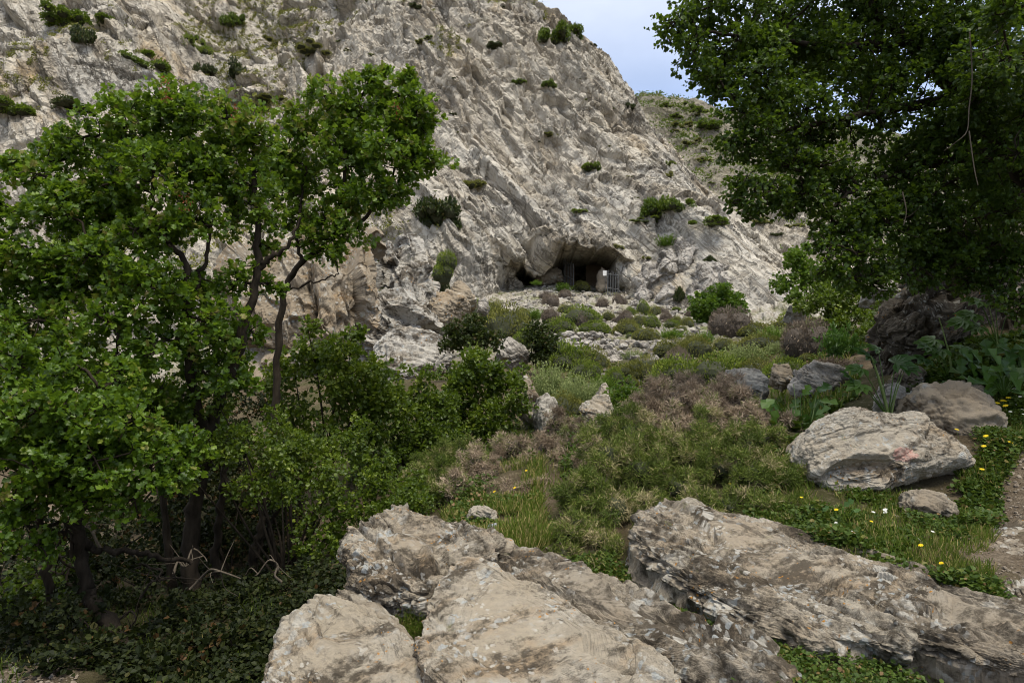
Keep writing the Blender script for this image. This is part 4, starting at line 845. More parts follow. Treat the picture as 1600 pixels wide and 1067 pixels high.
tree('tree', 'big many stemmed tree filling the left side with its broad dark green crown', 'tree', P(300, 945, 7.2), st2,
     [(255, 165, 7.0, 44), (205, 190, 7.0, 62), (130, 215, 7.0, 56), (300, 175, 7.1, 50), (355, 185, 7.1, 52), (395, 215, 7.1, 38), (160, 290, 6.8, 75), (240, 270, 6.8, 75), (60, 270, 6.7, 46), (22, 250, 6.7, 22), (320, 270, 7.1, 62), (390, 290, 7.2, 48), (90, 330, 6.6, 58), (300, 340, 6.8, 48), (210, 360, 6.7, 56), (20, 330, 6.5, 36),
      (140, 400, 6.5, 60), (60, 410, 6.4, 62), (235, 450, 6.6, 72), (150, 490, 6.4, 66), (310, 500, 6.9, 62), (60, 500, 6.3, 66), (240, 540, 6.6, 66), (370, 440, 7.2, 34), (330, 580, 7.0, 56), (420, 335, 7.3, 40), (-50, 320, 6.5, 60), (-60, 440, 6.3, 70), (275, 620, 7.0, 50), (170, 580, 6.5, 52), (100, 250, 7.0, 50), (190, 230, 7.1, 60), (270, 230, 7.2, 60), (340, 235, 7.2, 56), (120, 340, 7.0, 70), (190, 330, 7.2, 66), (270, 350, 7.3, 56), (360, 330, 7.4, 46), (100, 440, 6.8, 70), (190, 420, 7, 66), (110, 560, 6.8, 66), (340, 530, 7.3, 50), (20, 560, 6.4, 66), (20, 470, 6.6, 66), (-10, 390, 6.4, 60), (210, 620, 6.9, 60), (300, 450, 7.2, 50), (250, 650, 7.2, 46), (200, 640, 7.2, 46), (335, 655, 7.4, 34), (395, 520, 7.5, 30), (375, 590, 7.4, 36), (425, 450, 7.6, 22), (300, 560, 7.2, 46), (410, 385, 7.4, 26), (-150, 380, 6.2, 90), (-170, 560, 6.0, 100), (-160, 200, 6.6, 80)],  # last three clumps added out of view to darken the left side
     .060, 320, 'leaf', 6, LOBED, LOBED_F, 'young trees on the slope below', hue=.08, sub=13, subr=(.22, .40), seeds=[(256, 132, 6.6), (258, 148, 6.6), (366, 172, 6.7), (290, 318, 6.2)])
# ---- the leaning front tree, lower left
st3 = [([(215, 1035, 5.6), (189, 1004, 5.65), (150, 950, 5.7), (133, 915, 5.7), (125, 850, 5.7), (122, 790, 5.7), (135, 720, 5.6), (150, 650, 5.5)], .085, .03), ([(84, 960, 6.1), (72, 890, 6.1), (62, 830, 6.1), (70, 760, 6.0), (60, 680, 5.9)], .045, .02),
       ([(125, 845, 5.7), (150, 858, 5.8), (200, 860, 6.0), (256, 872, 6.2), (300, 880, 6.4)], .035, .02), ([(128, 830, 5.7), (90, 815, 5.6), (40, 840, 5.5), (0, 838, 5.4)], .022, .01)]
tree('tree', 'leaning front tree with its low bright crown spreading at the lower left', 'tree', P(215, 1035, 5.6), st3,
     [(130, 640, 5.4, 62), (200, 660, 5.5, 56), (60, 640, 5.3, 66), (150, 720, 5.3, 72), (60, 740, 5.2, 72), (235, 730, 5.5, 52), (275, 745, 5.6, 40), (210, 780, 5.5, 42), (20, 800, 5.3, 40), (-40, 700, 5.3, 80), (30, 560, 5.6, 52), (110, 575, 5.6, 46), (300, 690, 5.8, 34), (130, 785, 5.4, 38), (100, 690, 5.6, 70), (180, 700, 5.7, 60), (20, 680, 5.4, 66), (100, 760, 5.6, 60), (0, 620, 5.6, 60), (250, 690, 5.8, 46), (180, 600, 5.9, 50), (-140, 760, 5.0, 100), (-240, 640, 4.8, 120), (-160, 900, 4.6, 90), (-330, 820, 4.4, 120), (60, 850, 5.3, 30), (-20, 860, 5.0, 44)],  # far left clumps lie out of view, added to shade the undergrowth
     .053, 460, 'leaf', 6, LOBED, LOBED_F, 'young trees on the slope below', hue=.0, sub=13, subr=(.22, .40))

# ---- the overhanging tree on the right
rb = []
def rblob(px, py, d, r): rb.append((px, py, d * .86, r))
for r in [(1165, 315, 9.1, 26), (1180, 335, 9.1, 18), (1215, 310, 9.1, 28), (1260, 300, 9.2, 34), (1420, 430, 9.4, 34), (1290, 420, 9.1, 22), (1480, 420, 9.6, 44), (1530, 410, 9.8, 40), (1570, 420, 9.8, 44), (1450, 400, 9.8, 40), (1610, 400, 9.6, 50), (1560, 450, 9.6, 40), (1605, 480, 9.2, 44), (1515, 440, 9.8, 30), (1060, 30, 9.5, 40), (1085, 85, 9.5, 36), (1110, 10, 9.6, 55), (1120, 120, 9.4, 40), (1150, 60, 9.4, 62), (1150, 170, 9.2, 42), (1145, 230, 9.2, 34), (1160, 285, 9.1, 36), (1185, 220, 9.2, 52), (1200, 130, 9.4, 66), (1230, 40, 9.6, 72), (1200, 300, 9.0, 34), (1235, 260, 9.2, 50), (1260, 180, 9.3, 66), (1300, 90, 9.6, 75), (1280, 260, 9.4, 46), (1330, 200, 9.6, 70), (1370, 20, 9.8, 80), (1390, 140, 9.7, 75), (1330, 280, 9.5, 44), (1350, 330, 9.3, 44), (1400, 250, 9.6, 66), (1300, 345, 9.4, 36), (1290, 385, 9.2, 34), (1340, 400, 9.0, 42), (1330, 440, 9.0, 26), (1390, 350, 9.2, 56), (1380, 400, 9.2, 40), (1450, 80, 9.6, 80), (1470, 200, 9.5, 78), (1450, 310, 9.4, 62), (1430, 380, 9.5, 38), (1490, 360, 9.5, 46), (1530, 30, 9, 85), (1540, 140, 8.8, 80), (1520, 270, 9.2, 55), (1580, 90, 8, 70), (1575, 20, 7.4, 60), (1560, 330, 9.2, 42), (1600, 180, 8.6, 66), (1590, 240, 8.4, 34),
          (1680, 60, 8.5, 120), (1700, 200, 9, 120), (1680, 320, 9.5, 80), (1820, 120, 9, 160), (1850, 300, 10, 140), (1150, -70, 9.8, 90), (1300, -60, 10, 110), (1450, -70, 10, 120), (1600, -80, 9.5, 140), (1780, -100, 9.5, 170), (1400, -200, 10, 170), (1650, -240, 10, 200), (1240, -180, 10, 120), (1340, 370, 9.6, 46), (1430, 420, 9.8, 40), (1360, 440, 9.2, 34), (1400, 300, 10.2, 70), (1240, 310, 9.4, 36), (1480, 400, 10, 46), (1530, 380, 10, 50), (1300, 300, 10, 50), (1190, 60, 10.4, 70), (1180, 170, 10, 60), (1240, 220, 10, 60), (1090, 50, 10.2, 50), (1130, 100, 10.2, 50), (1380, 80, 11.4, 110), (1500, 180, 11.6, 120), (1250, 110, 11, 90), (1600, 300, 11.6, 110), (1700, 130, 12, 160)]: rblob(*r)  # crown extended beyond the view to cast shade on the bank
stR = [([(1790, 640, 10.2), (1720, 520, 10.4), (1660, 430, 10.4), (1640, 340, 10.2), (1580, 240, 10), (1500, 150, 9.9), (1420, 70, 9.9), (1330, -20, 10)], .30, .05), ([(1650, 410, 10.4), (1540, 385, 10.2), (1470, 375, 9.9), (1420, 340, 9.7), (1340, 320, 9.5)], .10, .02), ([(1500, 150, 9.9), (1400, 170, 9.6), (1290, 190, 9.4), (1180, 215, 9.3)], .09, .015), ([(1560, 240, 10), (1450, 260, 9.8), (1350, 290, 9.5), (1290, 330, 9.3)], .08, .015), ([(1420, 70, 9.9), (1300, 70, 9.6), (1180, 60, 9.5), (1090, 50, 9.5)], .06, .012), ([(1590, 340, 10.2), (1680, 220, 9.6), (1780, 80, 9.4)], .2, .05)]
stR = [([(x, y, dd * .86) for x, y, dd in p_], r0 * .9, r1 * .9) for p_, r0, r1 in stR]
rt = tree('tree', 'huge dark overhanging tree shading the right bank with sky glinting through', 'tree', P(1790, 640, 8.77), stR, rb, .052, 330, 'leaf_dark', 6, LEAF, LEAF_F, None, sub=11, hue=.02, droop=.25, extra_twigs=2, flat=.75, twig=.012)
for pts, r0 in [([(1515, 50, 6.6), (1519, 120, 6.6), (1514, 170, 6.6), (1511, 205, 6.6), (1494, 222, 6.6), (1475, 236, 6.7)], .007), ([(1514, 205, 6.6), (1522, 262, 6.6), (1528, 290, 6.6)], .007), ([(1410, 300, 7.2), (1416, 330, 7.2), (1412, 352, 7.2)], .008)]:
    v, f, L = tube(PA(pts), r0, r0 * .5, 5, 18); add_obj('dead_twig', mesh_arrays('dead_twig', v - np.array(rt.location), f, M['bark_pale'], True), (0, 0, 0), rt)
# sunlit tree and bushes seen past it
tree('tree', 'sunlit yellow green tree seen behind the dark overhanging tree at the right edge', 'tree', P(1600, 470, 14.6), [([(1600, 480, 14.6), (1590, 380, 14.6), (1570, 270, 14.6)], .1, .03)],
     [(1500, 260, 15, 50), (1440, 400, 15.5, 40), (1560, 235, 14.5, 46), (1590, 220, 14.3, 46), (1580, 290, 14.4, 52), (1540, 290, 14.6, 36), (1560, 335, 14.6, 46), (1600, 340, 14.4, 46), (1640, 260, 14.4, 70), (1530, 345, 14.8, 30), (1600, 165, 14.5, 40), (1480, 330, 15, 34)], .07, 260, 'leaf_bright', 6)
print('trees', round(time.time() - T0, 1))
# ---- shrubs modelled one by one (pixel outline as overlapping lumps)
def shrub(name, label, blobs, leaf, per_m2, mat, group=None, cat='shrub', k=6, stems=3, tpl=LEAF, tf=LEAF_F, sub=9, flat=.85, hue=0.0, bark='bark', base=None, core=None, up=.6, inner=.35):
    bw = np.array([(*P(b[0], b[1], b[2]), b[3] * b[2] / F) for b in blobs])
    low = bw[np.argmin(bw[:, 2] - bw[:, 3])]; cx, cy_ = bw[:, 0].mean(), bw[:, 1].mean()
    bz = (low[2] - low[3]) if base is None else base; bs = np.array([cx, cy_, bz])
    root = empty(name, bs); tag(root, label, cat, group)
    V_, F_, R_, tips = clump_leaves(bw, per_m2, leaf, k, tpl, tf, sub, up, inner, hue, 0, flat)
    if core:
        iv, if_ = ico(3); cl = []
        for b in bw: cl.append((b[:3] + iv * (b[3] * .62 * (1 + .2 * fbm(iv * 2.5 + b[:1], 3, 5)))[:, None] * [1, 1, flat] - bs, if_))
        v, f = cat_mesh(cl); add_obj('shade_core', mesh_arrays('shade_core', v, f, M[core]), (0, 0, 0), root)
    br = []
    for b in bw:
        v, f, L = tube([bs + RNG.normal(0, .05, 3) * [1, 1, 0] - [0, 0, .1], bs * .5 + b[:3] * .5 + RNG.normal(0, .08, 3), b[:3]], .018 + .008 * b[3], .006, 5, 8); br.append((v, f))
    v, f = cat_mesh(br); add_obj('stem', mesh_arrays('stem', v - bs, f, M[bark], True), (0, 0, 0), root)
    add_obj('foliage', mesh_arrays('foliage', V_ - bs, F_, M[mat], False, {'rnd': ('FACE', R_)}), (0, 0, 0), root)
    return root
shrub('bush', 'lit leafy bush behind the slender trunk below the brown crag', [(490, 545, 10.4, 42), (540, 560, 10.3, 46), (460, 580, 10.4, 42), (520, 610, 10.2, 55), (580, 600, 10.2, 46), (450, 650, 10.2, 48), (555, 520, 10.5, 16), (480, 510, 10.4, 15), (590, 640, 10.2, 46), (510, 670, 10.0, 50)], .064, 330, 'leaf_bush', 'leafy bushes along the gully', hue=.12)
shrub('bush', 'dark dense bush in the gully left of the round bush', [(610, 600, 11, 40), (650, 620, 11, 46), (690, 640, 11, 42), (600, 660, 10.6, 48), (660, 680, 10.6, 48), (700, 690, 10.6, 38), (630, 710, 10.2, 40), (570, 690, 10, 42)], .060, 340, 'leaf_bush', 'leafy bushes along the gully', hue=-.08)
shrub('bush', 'big round dark green bush in the middle left below the white rock', [(750, 600, 12.2, 52), (715, 590, 12.2, 38), (790, 600, 12.2, 38), (765, 570, 12.3, 28), (735, 565, 12.3, 26), (745, 650, 12, 52), (795, 640, 12, 36), (705, 640, 12, 40), (715, 690, 11.8, 34), (790, 675, 11.8, 26), (760, 690, 11.8, 30)], .066, 340, 'leaf_bush', 'leafy bushes along the gully', hue=-.02)
shrub('bush', 'tall mid green bush between the tree stems and the humped boulder', [(520, 740, 7.6, 54), (460, 760, 7.8, 42), (570, 760, 7.6, 38), (500, 810, 7.4, 52), (550, 800, 7.4, 34), (470, 700, 8, 50), (540, 690, 8.2, 46), (525, 860, 7.2, 34), (500, 890, 7.1, 26), (590, 730, 7.8, 30), (480, 850, 7.3, 26), (440, 700, 8.0, 36), (430, 660, 8.2, 26), (400, 725, 8.0, 30), (365, 700, 8.0, 30), (420, 780, 7.8, 34), (330, 700, 6.9, 34), (380, 690, 7.0, 34), (425, 720, 7.1, 34), (465, 690, 7.6, 34), (295, 740, 6.8, 30), (390, 760, 7.0, 30), (345, 640, 7.0, 26), (440, 770, 7.1, 30)], .044, 560, 'leaf_bush', 'leafy bushes along the gully', hue=.05)
shrub('bush', 'low leafy bush just above the humped boulder', [(610, 770, 7.6, 36), (650, 760, 7.8, 30), (585, 800, 7.3, 30), (630, 795, 7.3, 28), (660, 790, 7.5, 20)], .040, 560, 'leaf_bush', None, hue=.05)
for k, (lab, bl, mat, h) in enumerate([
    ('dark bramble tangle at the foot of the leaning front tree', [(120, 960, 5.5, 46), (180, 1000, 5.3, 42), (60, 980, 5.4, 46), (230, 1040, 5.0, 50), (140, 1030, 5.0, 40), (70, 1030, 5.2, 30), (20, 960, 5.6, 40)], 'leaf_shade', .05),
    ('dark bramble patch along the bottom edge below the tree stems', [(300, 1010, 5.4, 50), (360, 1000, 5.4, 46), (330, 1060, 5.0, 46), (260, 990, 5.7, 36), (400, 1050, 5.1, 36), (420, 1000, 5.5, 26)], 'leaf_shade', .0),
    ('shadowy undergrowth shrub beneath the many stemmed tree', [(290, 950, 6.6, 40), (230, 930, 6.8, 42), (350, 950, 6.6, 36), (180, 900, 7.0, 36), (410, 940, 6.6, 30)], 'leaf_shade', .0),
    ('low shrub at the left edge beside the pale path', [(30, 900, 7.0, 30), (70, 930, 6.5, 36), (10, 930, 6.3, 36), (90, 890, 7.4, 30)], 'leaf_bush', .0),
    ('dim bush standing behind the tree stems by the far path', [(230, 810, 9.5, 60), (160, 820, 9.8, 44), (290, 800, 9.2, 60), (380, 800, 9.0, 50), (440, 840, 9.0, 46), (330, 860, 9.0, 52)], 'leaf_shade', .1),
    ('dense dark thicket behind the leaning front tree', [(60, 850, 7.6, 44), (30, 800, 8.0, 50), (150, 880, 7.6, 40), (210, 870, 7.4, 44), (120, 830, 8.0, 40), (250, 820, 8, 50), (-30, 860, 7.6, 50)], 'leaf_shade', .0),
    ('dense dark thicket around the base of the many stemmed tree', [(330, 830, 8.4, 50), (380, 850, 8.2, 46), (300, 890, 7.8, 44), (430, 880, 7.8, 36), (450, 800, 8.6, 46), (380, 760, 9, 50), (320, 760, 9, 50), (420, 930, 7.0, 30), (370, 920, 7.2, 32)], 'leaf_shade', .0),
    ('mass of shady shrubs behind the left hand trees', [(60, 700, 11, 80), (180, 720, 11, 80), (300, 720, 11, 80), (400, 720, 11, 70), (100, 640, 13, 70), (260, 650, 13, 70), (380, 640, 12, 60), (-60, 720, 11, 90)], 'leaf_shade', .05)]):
    shrub('bush', lab, bl, .052, 330, mat, None, hue=h)
# right hand side, seen under the canopy
shrub('bush', 'bright green young bush left of the dark canopy against the pale rock', [(1240, 410, 24, 24), (1262, 425, 24, 28), (1230, 440, 24, 22), (1285, 445, 24, 26), (1255, 400, 24.2, 16), (1240, 465, 23.6, 18), (1300, 430, 23.6, 20)], .12, 120, 'leaf_bright', None, hue=.0)
shrub('bush', 'dark green spreading bush below the bright green young bush', [(1290, 480, 20, 30), (1320, 475, 20, 32), (1260, 480, 20.5, 22), (1345, 490, 19.6, 28), (1310, 505, 19.4, 24), (1280, 455, 20.4, 20), (1335, 460, 20, 22)], .085, 220, 'leaf_bush', None, hue=.06)
shrub('bush', 'ivy like dark bush growing over the left end of the shaded slab', [(1370, 500, 14.5, 28), (1395, 485, 14.5, 26), (1350, 520, 14.2, 22), (1420, 475, 14.5, 18), (1375, 520, 14, 20)], .06, 300, 'leaf_bush', None, hue=.04)
shrub('bush', 'pale lit scrub on the bank above the shaded slab', [(1450, 446, 17, 26), (1480, 440, 17, 24), (1500, 432, 17, 20), (1430, 456, 17, 16)], .07, 220, 'leaf_bright', None, hue=-.1)
shrub('bush', 'round light green bush below the pale cliff right of the scree', [(1123, 475, 35, 34), (1100, 478, 35, 24), (1148, 480, 35, 24), (1123, 455, 35, 20), (1105, 495, 34.8, 18), (1142, 496, 34.8, 18)], .15, 110, 'leaf_bright', None, hue=-.15, k=7)
shrub('bush', 'dark spreading bush on a rock left of the upright dark shrub', [(735, 520, 21, 32), (708, 532, 21, 24), (762, 528, 21, 24), (740, 505, 21.2, 20)], .09, 220, 'leaf_ivy', None, hue=.1)
shrub('bush', 'upright dark shrub in the centre of the slope', [(840, 525, 22, 24), (835, 550, 22, 22), (855, 540, 22, 20), (838, 510, 22, 16)], .09, 220, 'leaf_ivy', None, hue=.05)
shrub('bush', 'small bright leafy bush in front of the bare red earth patch', [(978, 605, 13.2, 24), (962, 615, 13.2, 18), (992, 612, 13.2, 16), (975, 632, 13, 20), (995, 635, 13, 14)], .055, 330, 'leaf_bright', None, hue=-.15)

# ---- shrub shapes shared by the small cushions, leafy tufts and cliff plants
def core_dome(r, seed, h=.8):
    v, f = ico(3); v = v * (1 + .12 * fbm(v * 2.2, 3, seed))[:, None] * np.array([r, r, r * h]); return v, f
def cushion_mesh(name, mat, core, seed, n, leaf, width, h=.7, spiky=.5, lumps=7, spread=.5, rmain=.72, rl=(.35, .55)):
    r_ = np.random.default_rng(seed)
    cs = np.concatenate([[[0, 0, .1]], np.stack([r_.uniform(-spread, spread, lumps), r_.uniform(-spread, spread, lumps), r_.uniform(0, .25 + .6 * (spread - .5), lumps)], 1)]); rs = np.concatenate([[rmain], r_.uniform(rl[0], rl[1], lumps)])
    d = sph(n * 2); d = d[d[:, 2] > -.25][:n]; n = len(d)
    ci = r_.integers(0, len(cs), n); pos = cs[ci] + d * rs[ci][:, None] * (1 + (.05 + .12 * (spread > .6)) * r_.standard_normal((n, 1)))
    pos[:, 2] *= h; pos = pos[pos[:, 2] > -.15]; d = d[:len(pos)]; n = len(pos)
    ax = unit(unit(pos + [0, 0, .2]) + spiky * RNG.standard_normal((n, 3))); nr = unit(sph(n) + [0, 0, .7])
    low = fbm(pos * 2.5, 3, seed) * .25
    v, f, rr = leaves(pos, ax, nr, leaf * r_.uniform(.6, 1.3, n), width, LEAF, LEAF_F, np.clip(.5 + low + .28 * r_.standard_normal(n), 0, 1))
    V_, F_, MI, RR = [v], [f], [np.zeros(len(f))], [rr]; k = len(v); T_ = []
    for c, r in zip(cs, rs):
        cv, cfc = core_dome(r * (.93 if spread < .6 else .72), seed + int(r * 99)); cv = (cv + c) * [1, 1, h]; cv[:, 2] = np.maximum(cv[:, 2], -.25)
        V_.append(cv); T_.append(cfc + k); k += len(cv)
    tri = np.concatenate(T_)
    return mesh_arrays(name, np.concatenate(V_), [f, tri], [M[mat], M[core]], False, {'rnd': ('FACE', np.concatenate([rr, np.full(len(tri), .2)]))}, np.concatenate([np.zeros(len(f)), np.ones(len(tri))]))
def tuft_mesh(name, mat, seed, n, leafn, leaf, width=.5, h=1.0):
    r_ = np.random.default_rng(seed); V_, F_, R_, k = [], [], [], 0
    b = np.stack([r_.normal(0, .3, n), r_.normal(0, .3, n), np.zeros(n)], 1); d = unit(np.stack([b[:, 0] * 1.0, b[:, 1] * 1.0, np.full(n, .75)], 1) + .15 * r_.standard_normal((n, 3))); L = h * r_.uniform(.55, 1.1, n)
    tt = r_.uniform(.15, 1, (n, leafn)); pos = (b[:, None] + d[:, None] * (L[:, None] * tt)[..., None]).reshape(-1, 3)
    ax = unit(np.repeat(d, leafn, 0) * .6 + .7 * r_.standard_normal((n * leafn, 3))); v, f, rr = leaves(pos, ax, unit(sph(len(pos)) + [0, 0, .6]), leaf * r_.uniform(.6, 1.2, len(pos)), width, LEAF, LEAF_F, np.clip(tt.ravel() * .5 + .5 * r_.random(n * leafn), 0, 1))
    return mesh_arrays(name, v, f, M[mat], False, {'rnd': ('FACE', rr)})
KIND = {
 'green': [cushion_mesh('cushion', 'cush_green', 'core', 300 + k, 4200, .075, .5) for k in range(3)],
 'olive': [cushion_mesh('cushion', 'cush_olive', 'core', 310 + k, 4200, .070, .5) for k in range(3)],
 'grey': [cushion_mesh('cushion', 'cush_grey', 'core_dry', 320 + k, 4200, .085, .30) for k in range(2)],
 'leafy': [cushion_mesh('shrub', 'leaf_bush', 'core', 330 + k, 3200, .12, .8, .85, .8, 9) for k in range(3)],
 'dark': [cushion_mesh('shrub', 'leaf_ivy', 'core', 340 + k, 3400, .11, .7, .9, .8, 9) for k in range(3)],
 'rockleafy': [cushion_mesh('shrub', 'leaf_bush', 'core', 400 + k, 3600, .13, .7, .8, .9, 14, .85, .35, (.18, .38)) for k in range(3)],
 'rockdark': [cushion_mesh('shrub', 'leaf_ivy', 'core', 410 + k, 3600, .12, .7, .8, .9, 14, .85, .35, (.18, .38)) for k in range(3)],
 'rockolive': [cushion_mesh('cushion_shrub', 'cush_olive', 'core', 420 + k, 3600, .09, .5, .7, .8, 12, .85, .30, (.16, .36)) for k in range(3)],
 'rockgreen': [cushion_mesh('cushion_shrub', 'cush_green', 'core', 430 + k, 3600, .09, .5, .7, .8, 12, .85, .30, (.16, .36)) for k in range(3)],
 'drygrass': [tuft_mesh('tuft', 'grass', 440 + k, 90, 14, .16, .12) for k in range(2)],
 'bright': [tuft_mesh('tuft', 'leaf_bright', 350 + k, 110, 22, .13, .6) for k in range(2)],
 'sage': [tuft_mesh('tuft', 'sage', 360 + k, 130, 30, .085, .55) for k in range(3)],
 'herb': [tuft_mesh('tuft', 'herb', 370 + k, 70, 18, .22, .4) for k in range(2)],
}
NAMES = {'drygrass': ('grass_tuft', 'grass'), 'rockleafy': ('shrub', 'shrub'), 'rockdark': ('shrub', 'shrub'), 'rockolive': ('cushion_shrub', 'shrub'), 'rockgreen': ('cushion_shrub', 'shrub'), 'green': ('cushion_shrub', 'shrub'), 'olive': ('cushion_shrub', 'shrub'), 'grey': ('dry_cushion_shrub', 'shrub'), 'leafy': ('shrub', 'shrub'), 'dark': ('shrub', 'shrub'), 'bright': ('leafy_tuft', 'plant'), 'sage': ('sage_clump', 'plant'), 'herb': ('herb_clump', 'plant')}
def put(kind, p, rw, rh, label, group=None, rot=None):
    ms = KIND[kind]; me = ms[RNG.integers(len(ms))]; nm, ca = NAMES[kind]
    o = add_obj(nm, me, tuple(p), rot=rot or (0, 0, RNG.uniform(0, 6.28)), scale=(rw, rw * RNG.uniform(.85, 1.1), rh))
    return tag(o, label, ca, group)
# mid slope: kind, centre px, foot py, width px, height px, label
SL = [
 ('olive', 790, 530, 96, 52, 'broad olive cushion spreading behind the dark spreading bush'), ('green', 888, 578, 92, 44, 'feathery green mound right of the upright dark shrub'), ('olive', 925, 574, 66, 32, 'olive cushion at the left end of the dry stone wall'),
 ('green', 912, 590, 56, 26, 'small green cushion below the left end of the dry stone wall'), ('sage', 856, 622, 60, 56, 'bright feathery sage plant above the grey weathered stone'), ('sage', 905, 640, 66, 56, 'pale sage plant with upright spikes left of the bright leafy bush'), ('olive', 880, 652, 62, 38, 'rounded olive cushion beside the grey weathered stone'), ('sage', 930, 640, 40, 40, 'thin sage plant between the pale block and the pale sage plant'), ('green', 858, 655, 34, 30, 'small green cushion squeezed above the grey weathered stone'),
 ('grey', 1138, 522, 66, 38, 'big brown domed cushion in front of the round light green bush'), ('grey', 1262, 552, 80, 48, 'grey purple dry shrub below the dark canopy edge'), ('herb', 1318, 560, 54, 52, 'bright green leafy herb clump left of the shaded slab'), ('grey', 1300, 585, 90, 24, 'low grey mat beneath the bright green herb clump'),
 ('green', 1062, 600, 100, 42, 'wide green cushion above the dry thorn bush top'), ('green', 1118, 598, 96, 42, 'wide green cushion in front of the pale sage drift'), ('olive', 1190, 548, 84, 26, 'flat olive cushion behind the pale sage drift'), ('olive', 1236, 516, 84, 22, 'flat olive cushion below the flat pale rock'), ('olive', 1012, 592, 62, 34, 'domed olive cushion in front of the red earth patch'),
 ('olive', 1090, 556, 70, 30, 'olive cushion left of the pale sage drift'), ('olive', 1172, 524, 66, 20, 'low olive cushion right of the big brown domed cushion'), ('olive', 1285, 600, 80, 24, 'grey green mat right of the white faced rock'), ('olive', 1050, 560, 66, 30, 'long feathery olive cushion beside the flat stones'), ('olive', 985, 590, 56, 22, 'flat olive cushion just left of the domed olive cushion'),
 ('sage', 1165, 570, 66, 34, 'pale sage drift in the middle of the right slope'), ('sage', 1215, 535, 56, 26, 'pale sage plant left of the grey purple dry shrub'), ('sage', 1290, 525, 56, 30, 'dull sage plant under the ivy like dark bush'), ('bright', 1205, 540, 36, 28, 'bright green tuft left of the grey purple dry shrub'), ('bright', 1141, 522, 20, 16, 'tiny bright tuft in front of the big brown domed cushion'), ('green', 1246, 508, 50, 22, 'bright cushion beneath the dark green spreading bush'), ('green', 1230, 590, 80, 30, 'green mat between the brown square cornered rock and the sage'), ('olive', 1180, 590, 76, 28, 'dull olive mat left of the brown square cornered rock'), ('green', 1025, 610, 40, 26, 'small green cushion above the bright leafy bush'), ('grey', 1060, 575, 46, 30, 'small grey dry cushion right of the red earth patch'), ('bright', 1100, 540, 30, 22, 'bright tuft behind the wide green cushions'), ('olive', 1130, 545, 40, 18, 'small olive cushion below the big brown domed cushion'), ('green', 960, 600, 40, 24, 'green cushion right below the dry stone wall'), ('bright', 945, 612, 36, 26, 'yellow green tuft left of the bright leafy bush'), ('sage', 990, 562, 30, 16, 'grey sage clump at the edge of the red earth patch'),
 # scree
 ('grey', 862, 476, 26, 16, 'grey dome on the upper scree nearest the low cave mouth'), ('grey', 862, 502, 34, 20, 'dark grey dome in the middle of the scree beside white stones'), ('grey', 911, 510, 28, 20, 'grey dome above the left part of the dry stone wall'), ('grey', 883, 465, 20, 12, 'little grey dome below the left steel gate'), ('grey', 970, 476, 24, 16, 'brown dome just below the right steel gate'), ('grey', 850, 466, 20, 10, 'little brown dome at the left rim of the scree'), ('grey', 973, 506, 30, 20, 'grey brown dome in the centre right of the scree'), ('grey', 940, 480, 24, 14, 'brownish dome between the two steel gates lower down'),
 ('green', 1004, 488, 22, 18, 'dark green dome below the white pointed block'), ('olive', 1022, 494, 20, 16, 'small olive dome right of the dark green dome'), ('green', 984, 494, 22, 14, 'small green dome left of the dark green dome'), ('olive', 998, 508, 30, 18, 'olive dome over the right scree'), ('green', 1016, 510, 32, 18, 'green dome touching the olive dome on the right scree'), ('olive', 980, 522, 44, 22, 'olive mat below the centre right of the scree'), ('olive', 1008, 530, 40, 18, 'olive mat at the lower right of the scree'), ('olive', 1057, 508, 20, 14, 'olive dome left of the round light green bush'), ('olive', 1073, 512, 26, 16, 'second olive dome beside the round light green bush'), ('bright', 1048, 530, 36, 16, 'bright green strip of leaves above the flat stones'), ('bright', 881, 456, 20, 14, 'bright tuft under the open left gate'), ('bright', 838, 445, 14, 7, 'bright tuft in the mouth of the low cave slot'), ('olive', 908, 454, 34, 14, 'olive mat in front of the black doorway'), ('olive', 886, 490, 40, 16, 'yellowish mat on the middle scree'), ('green', 905, 505, 66, 26, 'big green mat across the middle scree'), ('green', 870, 520, 60, 22, 'green mat above the upright dark shrub'), ('green', 930, 520, 50, 18, 'green mat along the top of the dry stone wall'), ('bright', 835, 500, 24, 18, 'spiky bright plant at the left of the scree'), ('olive', 815, 500, 34, 18, 'olive cushion right of the bright white stone'), ('olive', 1080, 545, 46, 22, 'olive cushion among the piled stones'), ('olive', 950, 500, 26, 14, 'olive dome above the wall on stony ground'), ('grey', 1040, 500, 22, 12, 'brown dome among stones left of the bush'), ('green', 825, 540, 50, 26, 'green cushion behind the upright dark shrub'),
 # left crags
 ('green', 700, 415, 30, 22, 'upper green cushion in the gap right of the leaning crag'), ('green', 692, 432, 34, 24, 'green cushion below the upper one right of the leaning crag'), ('dark', 690, 470, 26, 30, 'dark cushion between the leaning crag and the brown cracked block'), ('green', 740, 500, 56, 30, 'green cushion on top of the brown cracked block'), ('olive', 772, 492, 34, 24, 'olive cushion behind the bright white stone'), ('green', 720, 470, 40, 20, 'green cushion above the buried brown rock'),
]
for kind, px, pf, w_, h_, lab in SL:
    p = ground_hit(px, pf)
    if p is None: p = P(px, pf, 40)
    d = dep(p); put(kind, p - np.array([0, 0, .02 * w_ * d / F]), w_ * d / F * .56, h_ * d / F * (1.05 if kind in ('bright', 'sage', 'herb') else 1.9), lab)
p = P(606, 474, 31.2); put('green', p, 27 * 31.2 / F, 44 * 31.2 / F, 'thick green cushion clinging to the leaning grey crag')
p = P(575, 412, 34); put('green', p, 32 * 34 / F, 36 * 34 / F, 'grassy green cushion between the two crag tops')
